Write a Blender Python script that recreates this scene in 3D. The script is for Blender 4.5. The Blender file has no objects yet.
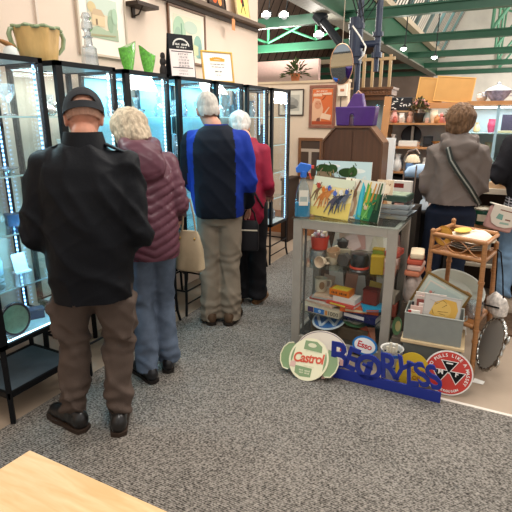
import bpy, bmesh, math, random
from mathutils import Vector, Matrix, Euler, noise
rnd = random.Random(7)
SC = bpy.context.scene
COL = SC.collection
PI = math.pi
R = math.radians

# ------------------------------------------------------------------ materials
def lin(h):
    h = h.lstrip('#')
    def f(c):
        c /= 255.0
        return c / 12.92 if c <= 0.04045 else ((c + 0.055) / 1.055) ** 2.4
    return tuple(f(int(h[i:i + 2], 16)) for i in (0, 2, 4)) + (1.0,)

_MC = {}
def M(hexcol, rough=0.6, metal=0.0, var=0.0, vscale=20.0, bump=0.0, bscale=60.0, coat=0.0, stretch=None, name=None):
    key = (hexcol, rough, metal, var, vscale, bump, bscale, coat, stretch)
    if key in _MC: return _MC[key]
    m = bpy.data.materials.new(name or ('surface ' + hexcol)); m.use_nodes = True
    nt = m.node_tree; b = nt.nodes['Principled BSDF']
    b.inputs['Base Color'].default_value = lin(hexcol)
    b.inputs['Roughness'].default_value = rough
    b.inputs['Metallic'].default_value = metal
    if rough >= .5 and not metal: b.inputs['Specular IOR Level'].default_value = .18
    if coat: b.inputs['Coat Weight'].default_value = coat
    tc = None
    def coords():
        nonlocal tc
        if tc is None:
            t = nt.nodes.new('ShaderNodeTexCoord'); mp = nt.nodes.new('ShaderNodeMapping')
            nt.links.new(t.outputs['Object'], mp.inputs['Vector'])
            if stretch: mp.inputs['Scale'].default_value = stretch
            tc = mp.outputs['Vector']
        return tc
    if var:
        n = nt.nodes.new('ShaderNodeTexNoise'); n.inputs['Scale'].default_value = vscale; n.inputs['Detail'].default_value = 5
        nt.links.new(coords(), n.inputs['Vector'])
        r = nt.nodes.new('ShaderNodeMapRange'); r.inputs[1].default_value = .3; r.inputs[2].default_value = .7
        r.inputs[3].default_value = 1 - var; r.inputs[4].default_value = 1 + var
        nt.links.new(n.outputs['Fac'], r.inputs[0])
        mx = nt.nodes.new('ShaderNodeVectorMath'); mx.operation = 'SCALE'
        mx.inputs[0].default_value = lin(hexcol)[:3]
        nt.links.new(r.outputs[0], mx.inputs['Scale']); nt.links.new(mx.outputs[0], b.inputs['Base Color'])
    if bump:
        n2 = nt.nodes.new('ShaderNodeTexNoise'); n2.inputs['Scale'].default_value = bscale; n2.inputs['Detail'].default_value = 6
        nt.links.new(coords(), n2.inputs['Vector'])
        bp = nt.nodes.new('ShaderNodeBump'); bp.inputs['Strength'].default_value = bump; bp.inputs['Distance'].default_value = .01
        nt.links.new(n2.outputs['Fac'], bp.inputs['Height']); nt.links.new(bp.outputs[0], b.inputs['Normal'])
    _MC[key] = m
    return m

def glass(name, tint=(1, 1, 1), refl=.10, facing=.35, rough=.02, milk=0.0):
    if name in _MC: return _MC[name]
    m = bpy.data.materials.new(name); m.use_nodes = True; nt = m.node_tree; nt.nodes.clear()
    out = nt.nodes.new('ShaderNodeOutputMaterial'); mix = nt.nodes.new('ShaderNodeMixShader')
    tr = nt.nodes.new('ShaderNodeBsdfTransparent'); tr.inputs[0].default_value = tint + (1,)
    gl = nt.nodes.new('ShaderNodeBsdfGlossy'); gl.inputs['Roughness'].default_value = rough
    lw = nt.nodes.new('ShaderNodeLayerWeight'); lw.inputs['Blend'].default_value = facing
    mr = nt.nodes.new('ShaderNodeMapRange'); mr.inputs[3].default_value = refl * .35; mr.inputs[4].default_value = min(1, refl * 4)
    nt.links.new(lw.outputs['Facing'], mr.inputs[0]); nt.links.new(mr.outputs[0], mix.inputs[0])
    nt.links.new(tr.outputs[0], mix.inputs[1]); nt.links.new(gl.outputs[0], mix.inputs[2]); nt.links.new(mix.outputs[0], out.inputs[0])
    if milk:
        df = nt.nodes.new('ShaderNodeBsdfDiffuse'); df.inputs[0].default_value = (.88, .94, .96, 1); m2 = nt.nodes.new('ShaderNodeMixShader'); m2.inputs[0].default_value = milk
        nt.links.new(tr.outputs[0], m2.inputs[1]); nt.links.new(df.outputs[0], m2.inputs[2]); nt.links.new(m2.outputs[0], mix.inputs[1])
    _MC[name] = m
    return m

def emit(name, col, strength, dots=None):
    if name in _MC: return _MC[name]
    m = bpy.data.materials.new(name); m.use_nodes = True; nt = m.node_tree; nt.nodes.clear()
    out = nt.nodes.new('ShaderNodeOutputMaterial'); em = nt.nodes.new('ShaderNodeEmission')
    em.inputs[0].default_value = col + (1,); em.inputs[1].default_value = strength
    nt.links.new(em.outputs[0], out.inputs[0])
    if dots:
        t = nt.nodes.new('ShaderNodeTexCoord'); sp = nt.nodes.new('ShaderNodeSeparateXYZ'); nt.links.new(t.outputs['Object'], sp.inputs[0])
        ma = nt.nodes.new('ShaderNodeMath'); ma.operation = 'MULTIPLY'; ma.inputs[1].default_value = dots; nt.links.new(sp.outputs['Z'], ma.inputs[0])
        fr = nt.nodes.new('ShaderNodeMath'); fr.operation = 'FRACT'; nt.links.new(ma.outputs[0], fr.inputs[0])
        gt = nt.nodes.new('ShaderNodeMath'); gt.operation = 'GREATER_THAN'; gt.inputs[1].default_value = .5; nt.links.new(fr.outputs[0], gt.inputs[0])
        mr = nt.nodes.new('ShaderNodeMapRange'); mr.inputs[3].default_value = strength * .25; mr.inputs[4].default_value = strength * 1.6
        nt.links.new(gt.outputs[0], mr.inputs[0]); nt.links.new(mr.outputs[0], em.inputs[1])
    _MC[name] = m
    return m

GL = glass('clear glass', (.985, .995, .99), .045)
GLS = glass('glass shelf', (.90, .97, .97), .14)
GLW = glass('cut glassware', (.86, .90, .92), .32, .5, .08, .22)
GLB = glass('tinted glassware', (.55, .75, .86), .28, .5, .08, .25)
BLACK = M('#111113', .55)
CHROME = M('#c9ccd0', .18, 1.0)
SILVER = M('#c8c6c0', .25, 1.0, bump=.15, bscale=120)
BRASS = M('#c39a44', .3, 1.0)
WHITE = M('#efece6', .5)
PAPER = M('#f1ebe2', .8)

# ------------------------------------------------------------------ mesh builder
class MB:
    def __init__(self, mat=None):
        self.bm = bmesh.new(); self.mats = []; self.cur = 0
        if mat: self.m(mat)
    def m(self, mat):
        if mat not in self.mats: self.mats.append(mat)
        self.cur = self.mats.index(mat); return self
    def _new(self, verts, mtx=None):
        if mtx is not None:
            for v in verts: v.co = mtx @ v.co
        fs = set()
        for v in verts:
            for f in v.link_faces: fs.add(f)
        for f in fs: f.material_index = self.cur
        return self
    def box(self, c, s, rot=None):
        r = bmesh.ops.create_cube(self.bm, size=1)
        mt = Matrix.Translation(c) @ (Euler(rot).to_matrix().to_4x4() if rot else Matrix()) @ Matrix.Diagonal((s[0], s[1], s[2], 1))
        return self._new(r['verts'], mt)
    def b2(self, a, b):
        return self.box([(a[i] + b[i]) / 2 for i in range(3)], [abs(b[i] - a[i]) for i in range(3)])
    def cyl(self, p0, p1, r0, r1=None, n=16):
        p0 = Vector(p0); p1 = Vector(p1); r1 = r0 if r1 is None else r1; d = p1 - p0
        r = bmesh.ops.create_cone(self.bm, cap_ends=True, segments=n, radius1=r0, radius2=r1, depth=d.length)
        q = Vector((0, 0, 1)).rotation_difference(d.normalized()).to_matrix().to_4x4() if d.length > 0 else Matrix()
        return self._new(r['verts'], Matrix.Translation((p0 + p1) / 2) @ q)
    def ball(self, c, r, rot=None, n=16):
        if not hasattr(r, '__len__'): r = (r, r, r)
        k = bmesh.ops.create_uvsphere(self.bm, u_segments=n, v_segments=max(6, n // 2 + 2), radius=1)
        mt = Matrix.Translation(c) @ (Euler(rot).to_matrix().to_4x4() if rot else Matrix()) @ Matrix.Diagonal((r[0], r[1], r[2], 1))
        return self._new(k['verts'], mt)
    def cap(self, p0, r0, p1, r1, n=12):
        self.cyl(p0, p1, r0, r1, n); self.ball(p0, r0 * .995, n=n); self.ball(p1, r1 * .995, n=n); return self
    def chain(self, pts, n=12):
        for a, b in zip(pts, pts[1:]): self.cap(a[0], a[1], b[0], b[1], n)
        return self
    def rings(self, rings, close=True, caps=True):
        vs = [[self.bm.verts.new(p) for p in rg] for rg in rings]
        n = len(vs[0])
        for a, b in zip(vs, vs[1:]):
            for i in range(n if close else n - 1):
                j = (i + 1) % n
                try: self.bm.faces.new((a[i], a[j], b[j], b[i]))
                except ValueError: pass
        if caps:
            for e in (vs[0][::-1], vs[-1]):
                try: self.bm.faces.new(e)
                except ValueError: pass
        return self._new([v for r in vs for v in r])
    def loft(self, rr, n=28, p=2.4, c=(0, 0)):      # rr: (z, cx, cy, rx, ry)
        out = []
        for z, cx, cy, rx, ry in rr:
            ring = []
            for i in range(n):
                a = 2 * PI * i / n; ca, sa = math.cos(a), math.sin(a)
                ring.append((cx + rx * math.copysign(abs(ca) ** (2 / p), ca) + c[0], cy + ry * math.copysign(abs(sa) ** (2 / p), sa) + c[1], z))
            out.append(ring)
        return self.rings(out)
    def lathe(self, prof, c=(0, 0, 0), n=20, mtx=None, wob=None):
        out = []
        for r, z in prof:
            r = max(r, .0004)
            out.append([(c[0] + r * (wob(2 * PI * i / n, z) if wob else 1) * math.cos(2 * PI * i / n), c[1] + r * (wob(2 * PI * i / n, z) if wob else 1) * math.sin(2 * PI * i / n), c[2] + z) for i in range(n)])
        if mtx is not None: out = [[mtx @ Vector(p) for p in rg] for rg in out]
        return self.rings(out)
    def tube(self, pts, r, n=8, closed=False):
        pts = [Vector(p) for p in pts]; out = []; up = Vector((0, 0, 1)); N = len(pts)
        for i, p in enumerate(pts):
            if closed: t = (pts[(i + 1) % N] - pts[i - 1])
            else: t = pts[min(i + 1, N - 1)] - pts[max(i - 1, 0)]
            t.normalize()
            if abs(t.dot(up)) > .95: up = Vector((1, 0, 0)) if abs(t.x) < .9 else Vector((0, 1, 0))
            a = t.cross(up).normalized(); b = a.cross(t).normalized(); up = b
            rr = r[i] if hasattr(r, '__len__') else r
            out.append([p + (a * math.cos(2 * PI * k / n) + b * math.sin(2 * PI * k / n)) * rr for k in range(n)])
        if closed: out.append(out[0]); return self.rings(out, caps=False)
        return self.rings(out)
    def prism(self, pts, d, mtx=None):               # polygon in the xz plane pushed d along +y
        a = [Vector((x, 0, z)) for x, z in pts]; b = [Vector((x, d, z)) for x, z in pts]
        if mtx is not None: a = [mtx @ v for v in a]; b = [mtx @ v for v in b]
        return self.rings([a, b])
    def poly(self, pts, y=0.0, mtx=None):            # flat face in the xz plane
        v = [Vector((x, y, z)) for x, z in pts]
        if mtx is not None: v = [mtx @ p for p in v]
        vs = [self.bm.verts.new(p) for p in v]
        try: self.bm.faces.new(vs)
        except ValueError: pass
        return self._new(vs)
    def disc(self, cx, cz, rx, rz, y, n=32):
        return self.poly([(cx + rx * math.cos(2 * PI * i / n), cz + rz * math.sin(2 * PI * i / n)) for i in range(n)], y)
    def text(self, s, size, mtx, ext=.0005, spacing=1.0, off=0.0):
        cu = bpy.data.curves.new('t', 'FONT'); cu.body = s; cu.size = size; cu.extrude = ext; cu.align_x = 'CENTER'; cu.align_y = 'CENTER'; cu.space_character = spacing; cu.offset = off
        cu.resolution_u = 3
        o = bpy.data.objects.new('t', cu); COL.objects.link(o)
        dg = bpy.context.evaluated_depsgraph_get(); me = bpy.data.meshes.new_from_object(o.evaluated_get(dg))
        bpy.data.objects.remove(o); bpy.data.curves.remove(cu)
        n0 = len(self.bm.verts); self.bm.from_mesh(me); bpy.data.meshes.remove(me)
        self.bm.verts.ensure_lookup_table()
        return self._new(self.bm.verts[n0:], mtx)
    def build(self, name, parent=None, loc=None, rot=None, smooth=False, bevel=0.0, weld=False):
        bm = self.bm
        bmesh.ops.recalc_face_normals(bm, faces=bm.faces)
        me = bpy.data.meshes.new(name); bm.to_mesh(me); bm.free()
        for m in self.mats: me.materials.append(m)
        if smooth:
            try: me.shade_smooth()
            except Exception: pass
            try: me.set_sharp_from_angle(angle=R(42))
            except Exception: pass
        o = bpy.data.objects.new(name, me); COL.objects.link(o)
        if parent: o.parent = parent
        if loc: o.location = loc
        if rot: o.rotation_euler = rot
        if bevel:
            bv = o.modifiers.new('edges', 'BEVEL'); bv.width = bevel; bv.segments = 2; bv.limit_method = 'ANGLE'; bv.angle_limit = R(50)
        return o

TXT = Matrix.Rotation(PI / 2, 4, 'X')                # text upright facing -y
def at(x, y, z): return Matrix.Translation((x, y, z))

def tag(o, label, cat, group=None, kind=None):
    if label: o['label'] = label
    if cat: o['category'] = cat
    if group: o['group'] = group
    if kind: o['kind'] = kind
    return o
def thing(name, label, cat, loc, rz=0.0, group=None, rot=None):
    o = bpy.data.objects.new(name, None); COL.objects.link(o); o.empty_display_size = .05
    o.location = loc; o.rotation_euler = rot or (0, 0, rz)
    return tag(o, label, cat, group)
def solo(name, mb, label, cat, loc, rz=0.0, group=None, rot=None, smooth=False, bevel=0.0):
    o = mb.build(name, None, loc, rot or (0, 0, rz), smooth, bevel)
    return tag(o, label, cat, group)
def struct(name, mb, parent=None, **k):
    o = mb.build(name, parent, **k); o['kind'] = 'structure'; return o
def dup(root, loc, rz=None, label=None, group=None):
    r = root.copy(); COL.objects.link(r); r.location = loc
    if rz is not None: r.rotation_euler = (0, 0, rz)
    if label: r['label'] = label
    if group: r['group'] = group
    for ch in list(root.children):
        if ch.type == 'LIGHT':
            continue
        c = ch.copy(); COL.objects.link(c); c.parent = r
        for g in ch.children:
            d = g.copy(); COL.objects.link(d); d.parent = c
    return r

# ------------------------------------------------------------------ camera
cam = bpy.data.cameras.new('camera'); co = bpy.data.objects.new('camera', cam); COL.objects.link(co); SC.camera = co
F = 470.0
cam.sensor_width = 36; cam.lens = 36 * F / 512; cam.clip_start = .05; cam.clip_end = 200
co.location = (0, 0, 1.57); co.rotation_euler = (PI / 2 - math.atan(138 / F), 0, R(27.2))

# ------------------------------------------------------------------ world and fill lights
w = bpy.data.worlds.new('world'); SC.world = w; w.use_nodes = True
w.node_tree.nodes['Background'].inputs[0].default_value = (1.0, .965, .92, 1)
w.node_tree.nodes['Background'].inputs[1].default_value = .75
def area(name, loc, size, power, col=(1, .95, .88), rot=(0, 0, 0), sy=None):
    l = bpy.data.lights.new(name, 'AREA'); l.energy = power; l.size = size; l.color = col
    if sy: l.shape = 'RECTANGLE'; l.size_y = sy
    o = bpy.data.objects.new(name, l); COL.objects.link(o); o.location = loc; o.rotation_euler = rot
    return o
def point(name, loc, power, col, r=.04):
    l = bpy.data.lights.new(name, 'POINT'); l.energy = power; l.color = col; l.shadow_soft_size = r
    o = bpy.data.objects.new(name, l); COL.objects.link(o); o.location = loc
    return o
area('hall_fill', (-.3, 1.0, 4.0), 1.6, 70)  # unseen fill lights, added to brighten the floor, shelves, roof and far wall
area('hall_fill', (.6, 5.2, 3.9), 1.4, 95)
area('hall_fill', (-1.6, 3.6, 3.9), 1.2, 38)
area('hall_fill', (-.35, 4.25, 3.7), .8, 48)
area('hall_fill', (1.3, 16.5, 2.7), 1.2, 150, (1, .97, .93), rot=(PI / 2, 0, 0))
area('hall_fill', (3.2, 8.5, 2.7), 1.2, 120, (1, .96, .9), rot=(0, R(115), 0))
area('hall_fill', (3.2, 11.5, 2.7), 1.2, 260, (1, .97, .93), rot=(0, R(125), 0))
area('hall_fill', (2.5, 14.5, 2.7), 1.4, 180, (1, .96, .9), rot=(0, R(100), 0))
area('hall_fill', (2.6, 8.0, 2.7), 1.2, 110, (1, .96, .9), rot=(PI, 0, 0))
area('hall_fill', (2.6, 12.0, 2.7), 1.2, 130, (1, .96, .9), rot=(PI, 0, 0))
area('hall_fill', (-4.6, 4.6, 2.4), 1.0, 110, (1, .94, .86), rot=(PI * .75, 0, 0))
area('hall_fill', (-5.0, 10.5, 2.6), 1.2, 240, (1, .94, .86), rot=(PI, 0, 0))

SC.view_settings.view_transform = 'Standard'; SC.view_settings.look = 'None'; SC.view_settings.exposure = 0.0; SC.view_settings.gamma = 1.0
SC.view_settings.use_curve_mapping = False
SC.cycles.use_denoising = True
SC.cycles.max_bounces = 10; SC.cycles.transparent_max_bounces = 32; SC.cycles.caustics_reflective = False; SC.cycles.caustics_refractive = False
SC.cycles.sample_clamp_indirect = 6

# ------------------------------------------------------------------ setting
def carpet_mat():
    m = bpy.data.materials.new('ribbed carpet'); m.use_nodes = True; nt = m.node_tree; b = nt.nodes['Principled BSDF']
    b.inputs['Roughness'].default_value = .95; b.inputs['Specular IOR Level'].default_value = .1
    t = nt.nodes.new('ShaderNodeTexCoord')
    n = nt.nodes.new('ShaderNodeTexNoise'); n.inputs['Scale'].default_value = 115; n.inputs['Detail'].default_value = 3
    mp = nt.nodes.new('ShaderNodeMapping'); mp.inputs['Scale'].default_value = (.8, 1, 1)
    nt.links.new(t.outputs['Object'], mp.inputs[0]); nt.links.new(mp.outputs[0], n.inputs['Vector'])
    n3 = nt.nodes.new('ShaderNodeTexNoise'); n3.inputs['Scale'].default_value = 2.2; nt.links.new(t.outputs['Object'], n3.inputs['Vector'])
    wv = nt.nodes.new('ShaderNodeTexWave'); wv.bands_direction = 'Y'; wv.inputs['Scale'].default_value = 32; wv.inputs['Distortion'].default_value = 1.2; wv.inputs['Detail Scale'].default_value = 6
    nt.links.new(t.outputs['Object'], wv.inputs['Vector'])
    ad = nt.nodes.new('ShaderNodeMath'); ad.operation = 'MULTIPLY_ADD'; ad.inputs[1].default_value = .16
    nt.links.new(wv.outputs['Fac'], ad.inputs[0]); nt.links.new(n.outputs['Fac'], ad.inputs[2])
    a2 = nt.nodes.new('ShaderNodeMath'); a2.operation = 'MULTIPLY_ADD'; a2.inputs[1].default_value = .14
    nt.links.new(n3.outputs['Fac'], a2.inputs[0]); nt.links.new(ad.outputs[0], a2.inputs[2])
    cr = nt.nodes.new('ShaderNodeValToRGB'); cr.color_ramp.elements[0].position = .46; cr.color_ramp.elements[1].position = .84
    cr.color_ramp.elements[0].color = lin('#35312d'); cr.color_ramp.elements[1].color = lin('#9d958c')
    nt.links.new(a2.outputs[0], cr.inputs[0]); nt.links.new(cr.outputs[0], b.inputs['Base Color'])
    bp = nt.nodes.new('ShaderNodeBump'); bp.inputs['Strength'].default_value = .5; bp.inputs['Distance'].default_value = .004
    nt.links.new(a2.outputs[0], bp.inputs['Height']); nt.links.new(bp.outputs[0], b.inputs['Normal'])
    return m
fl = MB(M('#a3907d', .55, var=.10, vscale=3, bump=.08, bscale=30)); fl.b2((-9, -3, -.1), (8, 20, 0)); FLOOR = struct('floor', fl)
cp = MB(carpet_mat()); cp.b2((-2.15, -3, 0), (8, 2.6, .006)); cp.b2((-2.15, 2.6, 0), (-1.0, 5.75, .006)); struct('floor_carpet', cp)
st = MB(M('#d9cfc2', .5)); st.b2((-.9, 2.6, 0), (8, 2.622, .010)); struct('trim_1', st)
WALL = M('#dfcab7', .85, var=.03, vscale=2.0, bump=.05, bscale=40)
wl = MB(WALL); wl.b2((-2.76, -3, 0), (-2.6, 5.1, 3.45)); struct('wall_left', wl)
pt = MB(M('#dcc4aa', .8, var=.05, vscale=3)); pt.b2((-3.6, 6.0, 0), (-1.80, 6.09, 2.0))
pt.m(M('#cdb595', .6)).b2((-3.62, 5.98, 2.0), (-1.79, 6.11, 2.03)); struct('wall_partition', pt)
sk = MB(M('#a9683a', .6, var=.15, vscale=6, stretch=(1, 1, 6))); sk.b2((-3.6, 5.975, 0), (-1.80, 6.0, .32)); struct('baseboard_partition', sk)
pw = MB(M('#c9a9a0', .8, var=.05)); pw.b2((-9, 12.0, 0), (-4.4, 12.15, 3.0)); struct('wall_far_side', pw)
bw = MB(M('#d9d2c6', .8, var=.10, vscale=2)); bw.b2((-2.7, 20, 0), (8, 20.2, 6)); bw.m(M('#7d6c60', .8, var=.12, vscale=2)).b2((-16, 20, 0), (-2.7, 20.2, 6)); struct('wall_back', bw)

GREEN = M('#21523b', .45, var=.10, vscale=4); GREENL = M('#4a9a70', .5, var=.10, vscale=4)
# saw-tooth roof: valley girder, tie beams with lattice webs, steep glazing, boarded slopes
g = MB(GREEN); g.b2((-2.84, 5.35, 3.14), (-2.80, 22, 3.80)); g.b2((-2.64, 5.35, 3.14), (-2.60, 22, 3.80))
g.m(M('#7f7f76', .6, var=.15)).b2((-2.86, 5.35, 3.10), (-2.58, 22, 3.14)); g.m(GREEN).b2((-2.90, 5.35, 3.80), (-2.54, 22, 3.84))
struct('beam_valley_girder', g)
for k in range(5):
    y = 8.2 + 2.85 * k
    b = MB(GREEN); b.b2((-2.6, y, 3.10), (6.5, y + .14, 3.125)); b.b2((-2.6, y + .05, 3.125), (6.5, y + .09, 3.225)); b.b2((-2.6, y, 3.225), (6.5, y + .14, 3.25))
    struct('beam_tie', b)
    b = MB(GREEN); b.b2((-7.2, y, 3.10), (-2.84, y + .14, 3.26)); struct('beam_tie', b)
    if k == 1:
        b = MB(GREENL); b.b2((-7, y + .02, 3.76), (-2.84, y + .12, 3.84))
        for j in range(3):
            x = -6.6 + 1.22 * j
            b.cyl((x, y + .07, 3.3), (x, y + .07, 3.78), .03, n=6)
            b.cyl((x, y + .05, 3.3), (x + 1.22, y + .05, 3.78), .028, n=6); b.cyl((x + 1.22, y + .09, 3.3), (x, y + .09, 3.78), .028, n=6)
        struct('beam_lattice', b)
    b = MB(M('#5f9377', .5)); sx = -1.64
    for (xa, za, xb, zb) in ((sx, 5.5, 3.4, 3.75), (-.5, 3.25, .5, 4.75), (-.5, 3.25, -.5, 5.1), (1.3, 3.25, .5, 4.75)):
        b.cyl((xa, y + .08, za), (xb, y + .08, zb), .035, n=6)
    struct('beam_rafter', b)
gut = MB(M('#b9ab95', .6)); gut.b2((-2.55, 6, 3.72), (-2.36, 22, 3.84)); struct('beam_gutter', gut)
# glazing bars (boards) and panes between (-2.5, 3.78) and ridge (-1.64, 5.68)
bars = MB(M('#cfc7ba', .7, var=.1, vscale=3)); pane = MB(glass('skylight glass', (.66, .94, 1.0), .06))
y = 6.0; k = 0
a0, a1 = Vector((-2.5, 0, 3.78)), Vector((-1.64, 0, 5.68)); nrm = Vector((-1.9, 0, .86)).normalized()
while y < 21.5:
    wd = .46
    q = [a0 + Vector((0, y, 0)), a0 + Vector((0, y + wd, 0)), a1 + Vector((0, y + wd, 0)), a1 + Vector((0, y, 0))]
    tgt = pane if k % 3 == 1 else bars
    tgt.rings([q, [v + nrm * .02 for v in q]])
    if k % 3 != 1:
        q2 = [q[0] - nrm * .004, q[0] - nrm * .004 + Vector((0, .08, 0)), q[3] - nrm * .004 + Vector((0, .08, 0)), q[3] - nrm * .004]
        q3 = [v + Vector((0, .23, 0)) for v in q2]
        bars.m(M('#2c332e', .7)); bars.rings([q2, [v + nrm * .003 for v in q2]]); bars.rings([q3, [v + nrm * .003 for v in q3]]); bars.m(bars.mats[0])
    y += wd + .012; k += 1
struct('ceiling_steep_slope', bars); struct('window_1', pane)
def board_slope(name, x0, z0, x1, z1, mat, dark, y0, nb):
    m = MB(mat); n = Vector((-(z1 - z0), 0, x1 - x0)).normalized()
    for i in range(nb):
        t0, t1 = i / nb, (i + .93) / nb
        p = [Vector((x0 + (x1 - x0) * t, yy, z0 + (z1 - z0) * t)) for t, yy in ((t0, y0), (t1, y0), (t1, 22), (t0, 22))]
        m.m(mat if i % 7 else dark); m.rings([p, [v + n * .03 for v in p]])
    m.m(dark); p = [Vector((x0, y0, z0)) + n * .05, Vector((x1, y0, z1)) + n * .05, Vector((x1, 22, z1)) + n * .05, Vector((x0, 22, z0)) + n * .05]
    m.rings([p, [v + n * .02 for v in p]])
    struct(name, m)
board_slope('ceiling_boarded_slope', -1.64, 5.70, 3.6, 3.80, M('#a79f92', .8, var=.12, vscale=3), M('#6f6a62', .8), 6.0, 20)
rb = MB(M('#d6cfc2', .7, var=.1, vscale=4)); y = 6.0
while y < 21.5:
    rb.rings([[(-1.62, y, 5.66), (-1.62, y + .30, 5.66), (-1.22, y + .30, 5.515), (-1.22, y, 5.515)], [(-1.62, y, 5.69), (-1.62, y + .30, 5.69), (-1.22, y + .30, 5.545), (-1.22, y, 5.545)]]); y += .34
struct('ceiling_ridge_boards', rb)
# the neighbouring bay: boards running up the slope with dark joints
lb = MB(M('#85746a', .8, var=.15, vscale=4)); y = 6.0
b0, b1 = Vector((-7.5, 0, 2.9)), Vector((-6.2, 0, 5.7))
while y < 21.5:
    q = [b0 + Vector((0, y, 0)), b0 + Vector((0, y + .42, 0)), b1 + Vector((0, y + .42, 0)), b1 + Vector((0, y, 0))]
    lb.m(lb.mats[0]); lb.rings([q, [v + Vector((-.03, 0, .0)) for v in q]])
    q = [v + Vector((-.015, .40, 0)) for v in q]; q[1] = q[0] + Vector((0, .11, 0)); q[2] = q[3] + Vector((0, .11, 0))
    lb.m(M('#221c18', .8)); lb.rings([q, [v + Vector((-.03, 0, 0)) for v in q]])
    y += .5
lb.m(M('#6f6056', .8, var=.1)); lb.rings([[(-6.2, 6, 5.7), (-2.72, 6, 3.84), (-2.72, 22, 3.84), (-6.2, 22, 5.7)], [(-6.2, 6, 5.74), (-2.72, 6, 3.88), (-2.72, 22, 3.88), (-6.2, 22, 5.74)]])
struct('ceiling_side_slope', lb)
pu = MB(M('#c3b8a2', .6)); pu.b2((-7, 13.0, 2.98), (-3.6, 13.14, 3.08)); struct('beam_pale_purlin', pu)
# blue cast-iron column with its branch pipe
NAVY = M('#101d35', .4, var=.08)
c = MB(NAVY); c.cyl((-1.76, 6.22, 0), (-1.76, 6.22, 3.1), .038); c.cyl((-1.80, 6.22, 2.22), (-1.80, 6.22, 2.75), .085); c.cyl((-1.8, 6.22, 2.30), (-1.8, 6.22, 2.36), .10); c.cyl((-1.8, 6.22, 2.62), (-1.8, 6.22, 2.68), .10)
c.cyl((-1.8, 6.22, 2.44), (-1.5, 6.22, 2.44), .042); c.cyl((-1.53, 6.22, 2.30), (-1.53, 6.22, 3.1), .040); c.cyl((-1.53, 6.22, 2.12), (-1.53, 6.22, 2.32), .03); c.cyl((-1.53, 6.22, 2.28), (-1.53, 6.22, 2.34), .065); c.cyl((-1.53, 6.22, 2.52), (-1.53, 6.22, 2.57), .065)
c.build('column_blue_pipes', smooth=True)['kind'] = 'structure'
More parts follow.
